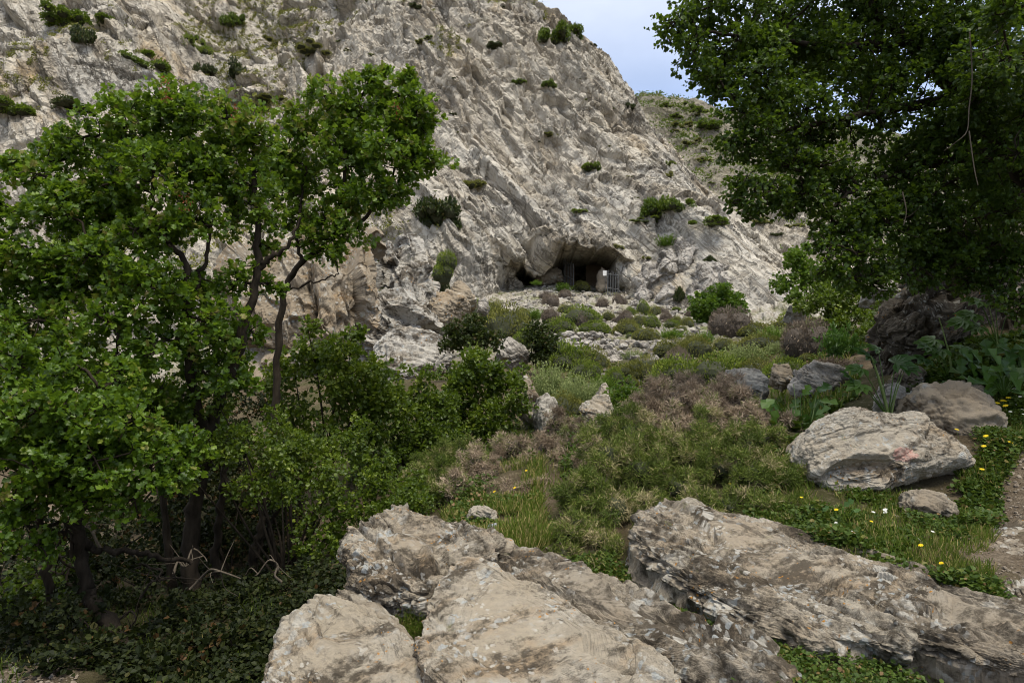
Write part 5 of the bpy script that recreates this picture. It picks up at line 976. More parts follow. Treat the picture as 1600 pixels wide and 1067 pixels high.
# filler cushions where nothing singles one out
nfill = 0
for (x0, y0, x1, y1), cnt, kinds, lab in [((800, 500, 960, 540), 10, ('olive', 'grey', 'green'), 'small cushion dotting the scree above the dry stone wall'), ((960, 470, 1080, 530), 14, ('olive', 'grey', 'green'), 'small cushion dotting the scree right of the gates'), ((1040, 545, 1300, 600), 20, ('olive', 'green', 'sage'), 'small mound in the green carpet of the right slope'), ((840, 590, 960, 650), 8, ('olive', 'green', 'sage'), 'small mound in the green gully by the pale sage plants'), ((960, 570, 1080, 625), 8, ('olive', 'green'), 'small mound on the slope below the red earth patch')]:
    for k in range(cnt):
        px, py = RNG.uniform(x0, x1), RNG.uniform(y0, y1); p = ground_hit(px, py)
        if p is None: continue
        d = dep(p); s_ = RNG.uniform(8, 17) * d / F; put(kinds[RNG.integers(len(kinds))], p, s_, s_ * RNG.uniform(1.1, 1.7), lab, lab.replace('small', 'scattered small') + 's')
# cliff and hillside plants: kind, centre px, py, width, height, label
CL = [
 ('dark', 683, 334, 64, 62, 'big dark bush hanging on the cliff foot right of the slender tree'), ('leafy', 1030, 325, 46, 44, 'bright topped bush on the ledge right above the cave'), ('leafy', 1062, 320, 38, 30, 'smaller bush joined to the right of the ledge bush'), ('leafy', 1111, 347, 48, 20, 'flat bush overhanging a ledge right of the cave'), ('bright', 1040, 380, 34, 20, 'yellow green tuft on the rock right of the cave lip'),
 ('leafy', 868, 54, 40, 42, 'dark bush high on the cliff edge against the sky'), ('leafy', 895, 48, 26, 28, 'smaller pale bush right at the skyline of the cliff'), ('leafy', 105, 32, 60, 34, 'sprawling dark bush high on the left buttress'), ('dark', 132, 56, 36, 44, 'dark hanging end of the sprawling bush on the left buttress'), ('leafy', 160, 30, 30, 18, 'light tip of the sprawling bush on the left buttress'), ('leafy', 222, 98, 58, 24, 'low bush on the ledge above the broad tree crown'), ('leafy', 364, 33, 30, 30, 'dense bush high in the gully'), ('green', 300, 62, 30, 36, 'green streak of plants down the gully'), ('green', 315, 74, 26, 34, 'lower green streak of plants in the gully'), ('dark', 322, 110, 26, 30, 'dark bush deep in the gully above the crown'), ('dark', 365, 108, 30, 40, 'dark ivy like bush right of the gully floor'),
 ('olive', 490, 77, 40, 16, 'olive patch on the pale cliff above the right hand crown'), ('olive', 430, 70, 40, 14, 'olive patch on the shelf left of the other shelf plant'), ('leafy', 22, 172, 60, 26, 'yellow green bush at the left edge below the buttress'), ('dark', 120, 166, 50, 22, 'dim shrub on the ledge right of the left edge bush'), ('olive', 415, 172, 50, 18, 'olive cushion on the ledge between the two crowns'), ('olive', 420, 158, 40, 14, 'thin olive shelf plant above the ledge cushion'),
 ('leafy', 812, 128, 20, 10, 'tiny shrub on the middle of the pale slab'), ('leafy', 858, 132, 20, 14, 'tiny shrub in the cracks right of the pale slab'), ('dark', 773, 74, 26, 10, 'thin dark plant under the ochre stain high up'), ('leafy', 920, 262, 28, 18, 'shrub in the long crack above the cave'), ('olive', 860, 210, 20, 10, 'olive tuft halfway up the long crack'), ('olive', 735, 288, 40, 24, 'olive shrub right above the hanging dark bush'), ('green', 902, 330, 26, 12, 'green tuft on the arch above the cave'), ('dark', 650, 10, 16, 12, 'tiny dark bush at the top edge of the photo'), ('olive', 662, 66, 20, 12, 'tiny olive bush below the top edge of the cliff'), ('dark', 985, 165, 14, 16, 'dark bush near the cliff shoulder'), ('olive', 1042, 272, 18, 14, 'small olive bush on the right flank of the cliff'), ('green', 1045, 255, 18, 14, 'small green bush above the olive one on the right flank'), ('dark', 1061, 458, 22, 36, 'dark shrub growing in the cleft between the white blocks'), ('green', 1010, 345, 44, 10, 'green strip of plants along the ledge above the cave'), ('olive', 965, 384, 16, 12, 'olive tuft at the right corner of the cave lip'), ('olive', 1010, 402, 12, 10, 'olive tuft above the right steel gate'), ('dark', 1110, 405, 18, 20, 'dark shrub in the shaded crack of the blue white slab'), ('olive', 590, 405, 30, 22, 'grass green tuft behind the top of the leaning crag'), ('green', 670, 60, 14, 8, 'tiny green spot near the ridge of the slab'),
 ('green', 1072, 168, 30, 18, 'round bush on the far skyline'), ('green', 1092, 172, 24, 16, 'second round bush on the far skyline'), ('leafy', 1108, 196, 30, 20, 'bush on the far hillside close to the overhanging leaves'), ('olive', 1062, 195, 30, 14, 'dull bush on the far hillside below the skyline'), ('olive', 1080, 222, 26, 12, 'dull mat in the middle of the far hillside'), ('green', 1058, 182, 20, 12, 'little green bush left of the far skyline bushes'), ('olive', 1096, 250, 26, 12, 'dull mat low on the far hillside'), ('olive', 1190, 345, 32, 14, 'olive mat on the banded slabs under the canopy'), ('olive', 1262, 337, 26, 12, 'olive mat higher on the banded slabs under the canopy'), ('dark', 1213, 366, 16, 8, 'small dark mat on the lower banded slabs'), ('olive', 1240, 352, 22, 10, 'small olive mat beside the larger mats on the banded slabs'), ('green', 1040, 165, 20, 12, 'faint green bush right where the cliff meets the far skyline'),
]
for kind, px, py, w_, h_, lab in CL:
    kind = 'rock' + kind if kind in ('leafy', 'dark', 'olive', 'green') else kind
    p = cliff_hit(px, py + h_ * .25)
    if p is None: continue
    d = dep(p); put(kind, p + np.array([0, -.02 * w_ * d / F, -.1 * h_ * d / F]), w_ * d / F * .55, h_ * d / F * 1.0, lab)
for k in range(26):
    px, py = RNG.uniform(1050, 1115), RNG.uniform(172, 300); p = cliff_hit(px, py, HB)
    if p is not None: s_ = RNG.uniform(3.5, 7) * dep(p) / F; put(('rockgreen', 'rockolive')[k % 2], p, s_, s_ * .8, 'small scrub bush dotting the far hillside', 'scrub bushes on the far hillside')
for k in range(34):
    px, py = RNG.uniform(430, 1040), RNG.uniform(0, 340); p = cliff_hit(px, py, CB)
    if p is not None: s_ = RNG.uniform(2.5, 6) * dep(p) / F; put(('rockgreen', 'rockolive', 'rockdark')[k % 3], p, s_, s_ * .8, 'tiny plant growing in a crack of the cliff face', 'tiny plants in cracks of the cliff face')
print('shrubs', round(time.time() - T0, 1))

# ---- ragged scrub in the cracks of the cliff and over the far hillside
def scrub(name, label, pts, sz, nl, leaf, mat):
    m = len(pts); s_ = sz[:, None, None] * RNG.standard_normal((m, nl, 3)) * [1, .6, .45]
    pos = (pts[:, None] + s_ + [0, -.05, .05]).reshape(-1, 3); n = len(pos)
    v, f, r = leaves(pos, sph(n) + [0, -.2, .5], sph(n) + [0, -.4, .8], leaf * RNG.uniform(.6, 1.3, n), .7, LEAF, LEAF_F, np.clip(np.repeat(RNG.random(m), nl) * .6 + RNG.random(n) * .4, 0, 1))
    o = add_obj(name, mesh_arrays(name, v, f, M[mat], False, {'rnd': ('FACE', r)})); tag(o, label, 'scrub', None, 'stuff')
vi = V[::7]; pr = vi - EYE; dd_ = pr @ FW; ppx = 800 + F * pr[:, 0] / dd_; ppy = 533.5 - F * (pr @ UP) / dd_
msk = fbm(vi * .14, 4, 81) + .55 * fbm(vi * .6, 3, 82) - 1.1 * (band[::7]) * .5
gul = np.exp(-((ppx - 345) / 60) ** 2) * sstep(-10, 60, ppy) + .7 * np.exp(-((ppy - 170) / 22) ** 2) * (ppx < 460)
cand = np.where(keep[::7] & (ppy > -60) & (ppy < 420) & (msk + .75 * gul + .12 * (ppx < 480) > .58) & (ppx > -80) & (ppx < 1150))[0]
cand = RNG.choice(cand, min(4200, len(cand)), replace=False)
scrub('cliff_scrub', 'ragged dry scrub and grass in cracks and gullies of the cliff', vi[cand] , RNG.uniform(.08, .26, len(cand)), 16, .15, 'cush_olive')
hv = HV[hok][::5]; msk = fbm(hv * .12, 4, 83) + .6 * fbm(hv * .5, 3, 84); cand = np.where(msk > -.25)[0]; cand = RNG.choice(cand, min(9000, len(cand)), replace=False)
scrub('hillside_scrub', 'low green scrub covering the far hillside', hv[cand], RNG.uniform(.2, .55, len(cand)), 14, .28, 'leaf_bush')
print('scrub', round(time.time() - T0, 1))

# ---- bare tangled branches lying under the left trees
for k in range(12):
    px, py, d = RNG.uniform(60, 440), RNG.uniform(850, 985), RNG.uniform(5.6, 6.6)
    a0 = P(px, py, d); L_ = RNG.uniform(.35, .9); an = RNG.uniform(0, 6.28); dr = np.array([math.cos(an), math.sin(an) * .5, RNG.uniform(-.1, .45)])
    pts = [a0 + dr * L_ * t_ + np.array([0, 0, .12 * math.sin(t_ * 3)]) + RNG.normal(0, .035, 3) for t_ in np.linspace(0, 1, 6)]
    lst = [tube(pts, .014, .005, 6, 20)[:2]]
    for m_ in range(4):
        q = pts[RNG.integers(1, 5)]; e2 = q + RNG.normal(0, .16, 3); lst.append(tube([q, q * .5 + e2 * .5 + RNG.normal(0, .03, 3), e2], .006, .002, 5, 8)[:2])
    v, f = cat_mesh(lst); b0 = np.array(pts[0]); o = add_obj('dead_branch', mesh_arrays('dead_branch', v - b0, f, M['bark_pale' if k % 3 == 0 else 'bark'], True), tuple(b0))
    tag(o, 'bare twisted branch tangled in the dark undergrowth below the left trees', 'branch', 'bare branches under the left trees')

for px, py, d, r in [(622, 990, 4.40, .11), (648, 985, 4.40, .13), (668, 978, 4.45, .11), (700, 946, 4.65, .07), (662, 1012, 4.2, .08), (640, 1002, 4.3, .10), (655, 965, 4.5, .12), (985, 985, 4.45, .05), (1050, 935, 4.85, .07)]:
    put('drygrass', P(px, py, d) - np.array([0, 0, .03]), r, r * 1.3, 'short dry grass tuft rooted in the joint between the foreground ledges', 'grass tufts in the ledge joints')
# ------------------------------------------------------------------ spiny bushes of the foreground slope
def thorn(name, label, blobs, mat, n_m2=5600, leaf=.05, core='core', hue=0.0, group='spiny bushes on the near slope'):
    bw = np.array([(*P(b[0], b[1], b[2]), b[3] * b[2] / F) for b in blobs]); bs = np.array([bw[:, 0].mean(), bw[:, 1].mean(), (bw[:, 2] - bw[:, 3]).min()])
    root = empty(name, bs); tag(root, label, 'shrub', group)
    V_, F_, R_, tips = clump_leaves(bw, n_m2, leaf, 8, SPRIG, SPRIG_F, 22, .2, .30, hue, 0, .95, (.15, .27), .22)
    # slim the blades: SPRIG is drawn at full width, so narrow it here
    v4 = V_.reshape(-1, 4, 3); mid0 = v4[:, :2].mean(1, keepdims=True); mid1 = v4[:, 2:].mean(1, keepdims=True)
    v4[:, :2] = mid0 + (v4[:, :2] - mid0) * .14; v4[:, 2:] = mid1 + (v4[:, 2:] - mid1) * .14
    add_obj('foliage', mesh_arrays('foliage', v4.reshape(-1, 3) - bs, F_, M[mat], False, {'rnd': ('FACE', R_)}), (0, 0, 0), root)
    iv, if_ = ico(3); cl = []  # dark blobs inside the bush imitate its shadowed interior
    for b in bw: cl.append((b[:3] + iv * (b[3] * .36 * (1 + .45 * fbm(iv * 2.5 + b[:1], 4, 5)))[:, None] * [1, 1, .9] - bs, if_))
    v, f = cat_mesh(cl); add_obj('shade_core', mesh_arrays('shade_core', v, f, M[core], True), (0, 0, 0), root)
    tw = []
    for (c, r) in tips:
        for k in range(3):
            q = c + sph(1)[0] * r * 1.1; v, f, L = tube([c - [0, 0, r * .6], c * .5 + q * .5 + .1 * r * RNG.standard_normal(3), q], .005, .002, 4, 6); tw.append((v, f))
    v, f = cat_mesh(tw); add_obj('dead_wood', mesh_arrays('dead_wood', v - bs, f, M['bark_pale']), (0, 0, 0), root)
    return root
thorn('thorn_bush', 'green spiny bush left of the broad banded slab', [(950, 720, 7.2, 60), (920, 780, 6.6, 56), (900, 830, 6.0, 46), (960, 800, 6.4, 60), (1000, 740, 7, 60), (940, 850, 5.9, 42), (985, 680, 7.8, 46), (880, 868, 5.7, 26), (850, 862, 5.9, 18), (925, 885, 5.5, 24), (965, 870, 5.7, 26), (1000, 810, 6.5, 36), (960, 665, 8, 30)], 'thorn')
thorn('thorn_bush', 'green spiny bush between the broad banded slab and the painted boulder', [(1080, 720, 7.4, 60), (1130, 735, 7.2, 60), (1180, 750, 6.9, 56), (1215, 735, 7.2, 44), (1060, 765, 6.8, 46), (1140, 795, 6.5, 40), (1200, 795, 6.4, 36), (1228, 785, 6.6, 28), (1060, 808, 6.35, 20), (1110, 818, 6.2, 20), (1165, 828, 6.0, 18), (1240, 820, 6.1, 22), (1020, 790, 6.5, 24), (1235, 745, 7.0, 30), (1100, 680, 7.9, 46), (1190, 690, 7.6, 36), (1040, 700, 7.5, 40), (1160, 700, 7.3, 40), (1085, 790, 6.4, 34), (1010, 830, 6.1, 22)], 'thorn', hue=.06)
thorn('thorn_bush', 'grey purple dead looking spiny bush above the two green spiny bushes', [(1060, 630, 8.6, 46), (1110, 630, 8.6, 46), (1160, 638, 8.5, 42), (1040, 662, 8.2, 38), (1190, 660, 8.2, 30), (1100, 655, 8.3, 46), (1030, 610, 9, 28), (1075, 596, 9.2, 24), (1140, 605, 8.8, 24), (1200, 690, 8.0, 34), (1228, 660, 8.2, 24), (1140, 690, 8.1, 38), (1065, 690, 8.0, 38), (1000, 640, 9.0, 30), (1020, 680, 8.4, 30), (1165, 660, 8.0, 36)], 'thorn_dry', core='core_dry')
thorn('thorn_bush', 'brown dry spiny bush below the grey weathered stone', [(800, 700, 10, 34), (850, 708, 9.6, 38), (890, 700, 9.8, 32), (830, 742, 9, 40), (880, 740, 9, 40), (770, 745, 9, 28), (760, 775, 8.4, 28), (735, 802, 7.8, 20), (910, 672, 10.5, 24), (915, 730, 8.4, 26), (720, 765, 8.2, 32), (790, 780, 8.0, 30), (845, 775, 8.1, 30), (745, 725, 9.2, 32), (930, 700, 8.6, 26), (870, 660, 10.6, 24)], 'thorn_dry', core='core_dry')
thorn('thorn_bush', 'low green spiny bush below the dark gully bushes', [(680, 725, 9.6, 36), (720, 708, 10, 30), (650, 755, 9, 34), (700, 755, 9, 38), (740, 725, 9.6, 24), (690, 790, 8.2, 36), (735, 780, 8, 22), (655, 790, 8.2, 28)], 'thorn', hue=-.05)

# ------------------------------------------------------------------ ground cover nobody could count
def sample(poly, n):
    poly = np.array(poly, float); lo, hi = poly.min(0), poly.max(0); q = RNG.uniform(lo, hi, (n * 4, 2)); q = q[in_poly(q[:, 0], q[:, 1], poly)][:n]
    return ground_hits(q[:, 0], q[:, 1])
def blades(name, label, regs, mat, stuff='grass'):
    V_, F_, R_, n = [], [], [], 0
    for poly, cnt, h0, h1, wd, hue in regs:
        p = sample(poly, cnt); p = p[vnoise(p * 1.6, 71) + .6 * vnoise(p * 5, 72) > -.35]; m = len(p); ax = unit(np.array([0, 0, 1]) + .38 * RNG.standard_normal((m, 3)) * [1, 1, .3]); p[:, 2] -= .02
        v, f, r = leaves(p, ax, sph(m), RNG.uniform(h0, h1, m), wd, BLADE * np.array([1, 1, 3.0]), np.array([[0, 1, 2, 3]]), np.clip(RNG.random(m) + hue, 0, 1))
        tip_f = np.stack([np.arange(m) * 5 + 3, np.arange(m) * 5 + 2, np.arange(m) * 5 + 4], 1)
        V_.append(v); F_.append(f + n); R_.append(r); n += len(v)
    o = add_obj(name, mesh_arrays(name, np.concatenate(V_), np.concatenate(F_), M[mat], False, {'rnd': ('FACE', np.concatenate(R_))})); return tag(o, label, stuff, None, 'stuff')
R_A = [(690, 805), (750, 775), (840, 760), (860, 850), (820, 872), (760, 852), (700, 825)]
R_B = [(1225, 770), (1400, 770), (1500, 790), (1545, 850), (1570, 975), (1500, 940), (1400, 905), (1280, 858), (1190, 832)]
R_C = [(1380, 640), (1610, 590), (1610, 690), (1560, 760), (1550, 850), (1500, 830), (1500, 740), (1545, 700), (1480, 640)]
R_D = [(850, 880), (985, 860), (1040, 915), (1150, 985), (1215, 1020), (1260, 1040), (1200, 1060), (1010, 970), (960, 930)]
R_E = [(1200, 1028), (1420, 1036), (1610, 1066), (1610, 1110), (1180, 1110)]
R_F = [(830, 560), (1000, 570), (1330, 500), (1345, 620), (1240, 680), (1000, 640), (960, 690), (850, 680)]
R_G = [(0, 880), (450, 890), (552, 890), (545, 960), (440, 1080), (0, 1090)]
R_I = [(1430, 560), (1610, 520), (1610, 650), (1430, 640)]
R_K = [(1170, 700), (1270, 680), (1310, 790), (1420, 790), (1240, 850), (1170, 820)]
R_L = [(1440, 930), (1620, 960), (1620, 1080), (1450, 1070), (1400, 1040)]
R_J = [(600, 640), (900, 660), (900, 760), (690, 800), (560, 860), (540, 760)]
blades('grass', 'thin grass and weeds over the slope', [(R_A, 14000, .06, .26, .05, .15), (R_B, 12000, .04, .20, .045, .1), (R_C, 13000, .05, .22, .045, .05), (R_D, 2600, .04, .12, .07, .1), (R_E, 5000, .04, .12, .06, .1), (R_F, 9000, .12, .34, .09, .05), (R_G, 4000, .06, .22, .05, -.1), (R_I, 3000, .06, .22, .05, -.05), (R_J, 5000, .08, .25, .05, 0), (R_K, 5000, .05, .20, .05, 0), (R_L, 1500, .03, .12, .06, .1), ([(760, 710), (850, 710), (850, 790), (750, 790)], 4000, .06, .24, .05, .15)], 'grass')
def herbs(name, label, regs, mat):
    V_, F_, R_, n = [], [], [], 0
    for poly, cnt, s0, s1, h, hue in regs:
        p = sample(poly, cnt); p = p[vnoise(p * 1.1, 73) + .7 * vnoise(p * 4, 74) > -.12]; k = 4; m = len(p) * k
        tall = h * np.clip(.6 + .8 * vnoise(p * 1.7, 75), .15, 1.4)
        q = np.repeat(p, k, 0) + RNG.standard_normal((m, 3)) * [.035, .035, 0]; q[:, 2] += RNG.random(m) * np.repeat(tall, k)
        ax = unit(RNG.standard_normal((m, 3)) * [1, 1, .35] + [0, 0, .3]); v, f, r = leaves(q, ax, unit(np.array([0, 0, 1]) + .45 * RNG.standard_normal((m, 3))), RNG.uniform(s0, s1, m), 1.0, LEAF, LEAF_F, np.clip(.65 * np.repeat(RNG.random(len(p)), k) + .35 * RNG.random(m) + hue, 0, 1))
        V_.append(v); F_.append(f + n); R_.append(r); n += len(v)
    o = add_obj(name, mesh_arrays(name, np.concatenate(V_), np.concatenate(F_), M[mat], False, {'rnd': ('FACE', np.concatenate(R_))})); return tag(o, label, 'weeds', None, 'stuff')
herbs('weeds', 'low broad leaved weeds between the rocks', [(R_A, 2200, .02, .05, .12, .1), (R_B, 6500, .015, .05, .14, 0), (R_C, 5500, .018, .055, .16, 0), (R_D, 3600, .015, .04, .07, .05), (R_E, 1500, .012, .035, .08, .02), (R_I, 4000, .04, .10, .22, -.05), (R_J, 4000, .03, .06, .2, -.05), (R_K, 4500, .02, .05, .10, 0), (R_L, 500, .012, .03, .06, .1), (R_F, 3500, .05, .12, .12, .1)], 'weed')

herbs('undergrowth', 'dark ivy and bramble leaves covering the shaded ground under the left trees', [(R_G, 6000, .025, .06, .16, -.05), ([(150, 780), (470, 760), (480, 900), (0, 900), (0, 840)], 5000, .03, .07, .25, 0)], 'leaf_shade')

# ------------------------------------------------------------------ single plants of the right bank
PALM_A = np.radians([-105, -68, -34, 0, 34, 68, 105])
def palmate(c, nrm, axis, s):
    nrm = unit(np.asarray(nrm, float)); axis = unit(np.asarray(axis, float) - nrm * np.dot(nrm, axis)); x = np.cross(axis, nrm)
    ax = np.array([math.cos(a) * axis + math.sin(a) * x - .18 * nrm for a in PALM_A]); n = len(ax)
    return leaves(np.repeat(c[None], n, 0), ax, np.repeat(nrm[None], n, 0), s * (1 - .28 * np.abs(PALM_A) / 1.9), .62)
def big_plant(name, label, base, stalks, leafs, mat='herb', cat='plant', palm=True):
    """stalks: pixel polylines; leafs: (px, py, d, size m, axis angle in photo degrees)"""
    b = np.asarray(base, float); root = empty(name, b); tag(root, label, cat)
    for pts, r0 in stalks:
        v, f, L = tube(PA(pts), r0, r0 * .35, 7, 14); add_obj('stem', mesh_arrays('stem', v - b, f, M['stalk'], True), (0, 0, 0), root)
    for px, py, d, s, an in leafs:
        c = P(px, py, d); a = math.radians(an); ax = np.array([math.cos(a), RNG.normal(-.1, .3), math.sin(a)]); nr = np.array([RNG.normal(0, .3), -.5, .75])
        if palm: v, f, r = palmate(c, nr, ax, s)
        else: v, f, r = leaves(c[None], ax[None], nr[None], s, .8, LOBED, LOBED_F)
        v2, f2, L = tube([b + [0, 0, .02], b * .4 + c * .6 + [0, 0, .06], c], .008, .005, 5, 8)
        n = len(v); add_obj('leaf', mesh_arrays('leaf', np.concatenate([v, v2]) - b, [f, f2 + n], M[mat], False, {'rnd': ('FACE', np.concatenate([np.repeat(RNG.random(), len(f)), np.full(len(f2), .8)]))}), (0, 0, 0), root)
    return root
M['stalk'] = plain_mat('pale green stalk', (.13, .19, .05), (.20, .26, .09), 12, .5)
big_plant('arum_plant', 'tall arum with a pale mottled stalk behind the painted boulder', P(1388, 655, 8.6), [([(1390, 658, 8.6), (1382, 620, 8.6), (1370, 580, 8.6), (1361, 556, 8.6)], .022), ([(1392, 655, 8.6), (1400, 615, 8.6), (1413, 578, 8.6)], .014)],
          [(1412, 572, 8.6, .26, 30), (1400, 566, 8.6, .24, 100), (1360, 556, 8.7, .26, 140), (1345, 600, 8.5, .24, 190), (1372, 545, 8.8, .2, 90), (1345, 575, 8.6, .22, 160), (1330, 590, 8.6, .2, 180)])
big_plant('arum_plant', 'arum with a bright bent stalk in front of the dark shaded slab', P(1488, 610, 9.6), [([(1488, 612, 9.6), (1486, 570, 9.6), (1477, 530, 9.6), (1467, 496, 9.6)], .018)], [(1470, 545, 9.6, .26, 170), (1450, 540, 9.6, .24, 200), (1500, 545, 9.6, .26, 20), (1460, 530, 9.7, .24, 120), (1500, 575, 9.5, .24, -10), (1445, 560, 9.5, .22, 190)])
big_plant('arum_plant', 'shaded arum at the right of the dark slab below the trunk', P(1560, 545, 10), [([(1560, 548, 10), (1554, 515, 10), (1543, 470, 10)], .017)], [(1530, 470, 10, .26, 150), (1520, 490, 10, .28, 190), (1555, 460, 10, .26, 80), (1575, 490, 10, .24, 10), (1505, 500, 9.9, .26, 180), (1530, 510, 9.9, .24, 200)])
lf = [(RNG.uniform(1205, 1290), RNG.uniform(610, 700), RNG.uniform(8.0, 8.8), RNG.uniform(.11, .22), RNG.uniform(-60, 240)) for k in range(34)]
big_plant('hogweed_plant', 'broad leaved dark green herb left of the painted boulder', P(1252, 715, 8.3), [([(1252, 715, 8.3), (1246, 660, 8.3), (1240, 600, 8.4)], .012), ([(1255, 715, 8.3), (1268, 660, 8.2), (1275, 620, 8.3)], .01)], lf, palm=False)
for cx, cy, d, lab in [(1570, 595, 8.6, 'broad leaved plant on the bank at the right edge'), (1540, 610, 8.9, 'broad leaved plant left of the other one on the right bank'), (1520, 585, 9.4, 'upright broad leaved plant near the bright bent stalk'), (1590, 560, 9, 'shaded broad leaved plant high at the right edge')]:
    lf = [(cx + RNG.uniform(-30, 30), cy + RNG.uniform(-28, 18), d + RNG.uniform(-.2, .2), RNG.uniform(.16, .28), RNG.uniform(-30, 210)) for k in range(14)]
    big_plant('broadleaf_plant', lab, P(cx, cy + 26, d), [], lf, palm=False)
lf = [(RNG.uniform(1290, 1345), RNG.uniform(790, 830), RNG.uniform(5.7, 6.1), RNG.uniform(.06, .1), RNG.uniform(-60, 240)) for k in range(14)]
big_plant('mallow_plant', 'round leaved plant below the painted boulder', P(1315, 835, 5.8), [], lf, palm=False)

# ------------------------------------------------------------------ flowers
def flower(name, p, h, r, mat, label, group, npet=8):
    a = np.linspace(0, 2 * np.pi, npet, endpoint=False); top = np.array([RNG.normal(0, .02), RNG.normal(-.01, .02), h])
    v0, f0, L = tube([(0, 0, -.03), top * .5 + [.01, 0, 0], top], .0022, .0016, 4, 6)
    tilt = unit(np.array([RNG.normal(0, .3), -.35, 1.0])); x = unit(np.cross(tilt, [1, .2, 0])); y = np.cross(tilt, x)
    v1, f1, r1 = leaves(np.repeat(top[None], npet, 0), np.cos(a)[:, None] * x + np.sin(a)[:, None] * y + .15 * tilt, np.repeat(tilt[None], npet, 0), r, .75)
    root = add_obj(name, mesh_arrays(name, np.concatenate([v0, v1]), [f0, f1 + len(v0)], [M['stalk'], M[mat]], False, {'rnd': ('FACE', np.concatenate([np.full(len(f0), .5), r1]))}, np.concatenate([np.zeros(len(f0)), np.ones(len(f1))])), tuple(p))
    return tag(root, label, 'flower', group)
def scatter(name, pts, h, r, mat, label, group):
    for px, py in pts:
        p = ground_hit(px, py + h * .8 * F / 7)
        if p is not None: flower(name, p, h * RNG.uniform(.8, 1.2), r * RNG.uniform(.85, 1.15), mat, label, group)
scatter('yellow_flower', [(1497, 678), (1543, 683), (1540, 703), (1538, 734), (1532, 640), (1570, 628), (1580, 700)], .16, .028, 'petal_y', 'small yellow flower in the weeds right of the painted boulder', 'yellow flowers right of the painted boulder')
scatter('yellow_flower', [(1252, 780), (1305, 804), (1137, 760), (1361, 822), (1467, 886), (1430, 905), (1450, 865)], .10, .018, 'petal_y', 'small yellow flower low in the weeds below the painted boulder', 'yellow flowers below the painted boulder')
scatter('yellow_flower', [(1560, 632), (1566, 626), (1573, 636), (1578, 622)], .2, .035, 'petal_y', 'bright yellow flower among the daisies at the right edge', 'yellow flowers among the daisies')
scatter('yellow_flower', [(820, 740), (772, 775), (803, 762)], .22, .02, 'petal_y', 'tiny yellow flower in the dry grass left of the spiny bushes', 'yellow flowers in the dry grass')
scatter('white_daisy', [(1545, 628), (1552, 640), (1560, 645), (1585, 630), (1592, 638), (1576, 648), (1538, 636), (1590, 618), (1566, 652), (1548, 655), (1582, 612), (1596, 650)], .16, .026, 'petal_w', 'small white daisy on the bank at the right edge', 'daisies on the right bank')
scatter('white_daisy', [(1364, 803), (1373, 804), (1386, 803), (1455, 838), (1444, 848), (1304, 826), (1330, 835)], .09, .02, 'petal_w', 'small white daisy below the painted boulder', 'daisies below the painted boulder')
# red paint mark on the boulder: a thin film laid on the rock
def decal(name, label, poly, d0, mat, cat):
    bo = [o for o in bpy.data.objects if o.get('label', '').startswith('large pale boulder')][0]
    me = bo.data; co = np.empty(len(me.vertices) * 3, np.float32); me.vertices.foreach_get('co', co); co = co.reshape(-1, 3) + np.array(bo.location)
    fs = [list(p.vertices) for p in me.polygons if len(p.vertices) == 4]; bv = BVHTree.FromPolygons(co.tolist(), fs)
    return bv
bv = decal(None, None, None, None, None, None)
gx, gy = np.meshgrid(np.linspace(1392, 1438, 40), np.linspace(694, 726, 28)); pts, okm = [], []
for px, py in zip(gx.ravel(), gy.ravel()):
    h = bv.ray_cast(Vector(EYE), Vector(unit(ray(px, py)))); pts.append(np.array(h[0]) + np.array(h[1]) * .004 if h[0] is not None else np.zeros(3))
pts = np.array(pts); nzv = vnoise(np.stack([gx.ravel() / 7, gy.ravel() / 5, 0 * gx.ravel()], 1), 5) + .6 * vnoise(np.stack([gx.ravel() / 2.5, gy.ravel() / 2.5, 0 * gx.ravel()], 1), 6)
inside = (((gx.ravel() - 1414) / 21) ** 2 + ((gy.ravel() - 710) / 13) ** 2 + .5 * nzv < .75)
fc = grid_faces(28, 40); fc = fc[inside[fc].all(1)]
M['paint'] = plain_mat('faded red paint', (.36, .20, .165), (.39, .29, .245), 30)
used = np.unique(fc); rm = np.zeros(len(pts), int); rm[used] = np.arange(len(used)); c0 = pts[used].mean(0)
bo = [o for o in bpy.data.objects if o.get('label', '').startswith('large pale boulder')][0]
add_obj('paint_mark', mesh_arrays('paint_mark', pts[used] - np.array(bo.location), rm[fc], M['paint']), (0, 0, 0), bo)
print('cover', round(time.time() - T0, 1))
# ------------------------------------------------------------------ light
w = bpy.data.worlds.new("World"); scene.world = w; w.use_nodes = True
nt = w.node_tree; nt.nodes.clear()
SUN_EL, SUN_AZ = math.radians(64), math.radians(150)     # azimuth clockwise from +y: behind the camera, to the right
sky = nt.nodes.new('ShaderNodeTexSky'); sky.sky_type = 'NISHITA'; sky.sun_disc = False
sky.sun_elevation = SUN_EL; sky.sun_rotation = SUN_AZ; sky.air_density = 1.0; sky.dust_density = 1.5
tc = nt.nodes.new('ShaderNodeTexCoord'); nz = nt.nodes.new('ShaderNodeTexNoise'); nz.inputs['Scale'].default_value = 1.6; nz.inputs['Detail'].default_value = 6
mp = nt.nodes.new('ShaderNodeMapping'); mp.inputs['Scale'].default_value = (1, 1, 2.2); nt.links.new(tc.outputs['Generated'], mp.inputs[0]); nt.links.new(mp.outputs[0], nz.inputs['Vector'])
rp = nt.nodes.new('ShaderNodeValToRGB'); rp.color_ramp.elements[0].position = .30; rp.color_ramp.elements[0].color = (.35, .35, .35, 1); rp.color_ramp.elements[1].position = .62; rp.color_ramp.elements[1].color = (.92, .92, .92, 1)
nt.links.new(nz.outputs['Fac'], rp.inputs[0])
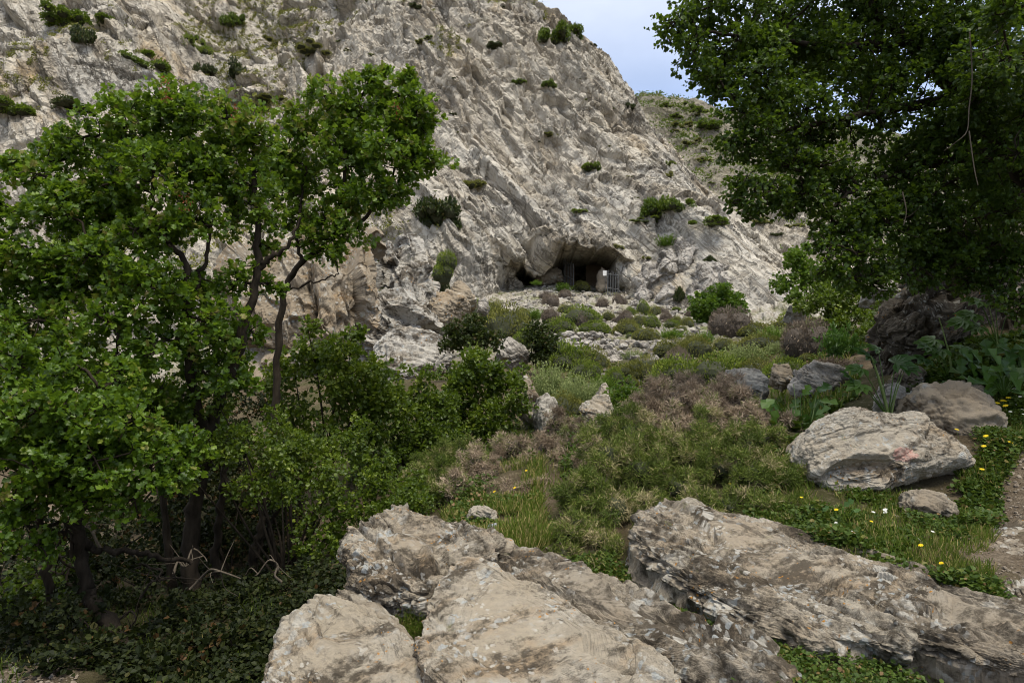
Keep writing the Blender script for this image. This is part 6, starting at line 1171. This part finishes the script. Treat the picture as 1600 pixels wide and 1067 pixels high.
mx = nt.nodes.new('ShaderNodeMix'); mx.data_type = 'RGBA'; nt.links.new(rp.outputs[0], mx.inputs[0]); nt.links.new(sky.outputs[0], mx.inputs[6]); 
sp_ = nt.nodes.new('ShaderNodeSeparateXYZ'); nt.links.new(tc.outputs['Generated'], sp_.inputs[0])
zr = nt.nodes.new('ShaderNodeValToRGB'); nt.links.new(sp_.outputs[2], zr.inputs[0])
zr.color_ramp.elements[0].position = .0; zr.color_ramp.elements[0].color = (7.4, 7.8, 8.6, 1); zr.color_ramp.elements[1].position = .95; zr.color_ramp.elements[1].color = (13.5, 13.2, 12.6, 1)
e_ = zr.color_ramp.elements.new(.42); e_.color = (4.1, 5.2, 7.7, 1); e_ = zr.color_ramp.elements.new(.62); e_.color = (9.5, 9.7, 10.0, 1)
nt.links.new(zr.outputs[0], mx.inputs[7])
bg = nt.nodes.new('ShaderNodeBackground'); bg.inputs[1].default_value = .112; nt.links.new(mx.outputs[2], bg.inputs[0])
ow = nt.nodes.new('ShaderNodeOutputWorld'); nt.links.new(bg.outputs[0], ow.inputs[0])
sl = bpy.data.lights.new('sun', 'SUN'); sl.energy = 2.7; sl.angle = math.radians(20); sl.color = (1.0, .93, .80)
so = bpy.data.objects.new('sun', sl); COL.objects.link(so); so.location = (0, 0, 60)
sd = Vector((math.sin(SUN_AZ) * math.cos(SUN_EL), math.cos(SUN_AZ) * math.cos(SUN_EL), math.sin(SUN_EL)))
so.rotation_euler = sd.to_track_quat('Z', 'Y').to_euler()
scene.view_settings.view_transform = 'Standard'; scene.view_settings.look = 'None'; scene.view_settings.exposure = 0.36; scene.view_settings.gamma = 1
cy = scene.cycles
cy.max_bounces = 5; cy.diffuse_bounces = 3; cy.glossy_bounces = 2; cy.transmission_bounces = 3; cy.transparent_max_bounces = 4
cy.caustics_reflective = cy.caustics_refractive = False
cy.use_adaptive_sampling = True; cy.adaptive_threshold = .015
cy.use_denoising = True; cy.pixel_filter_type = 'BLACKMAN_HARRIS'; cy.filter_width = 1.05
try: cy.denoiser = 'OPENIMAGEDENOISE'
except Exception: pass
print('script', round(time.time() - T0, 1))
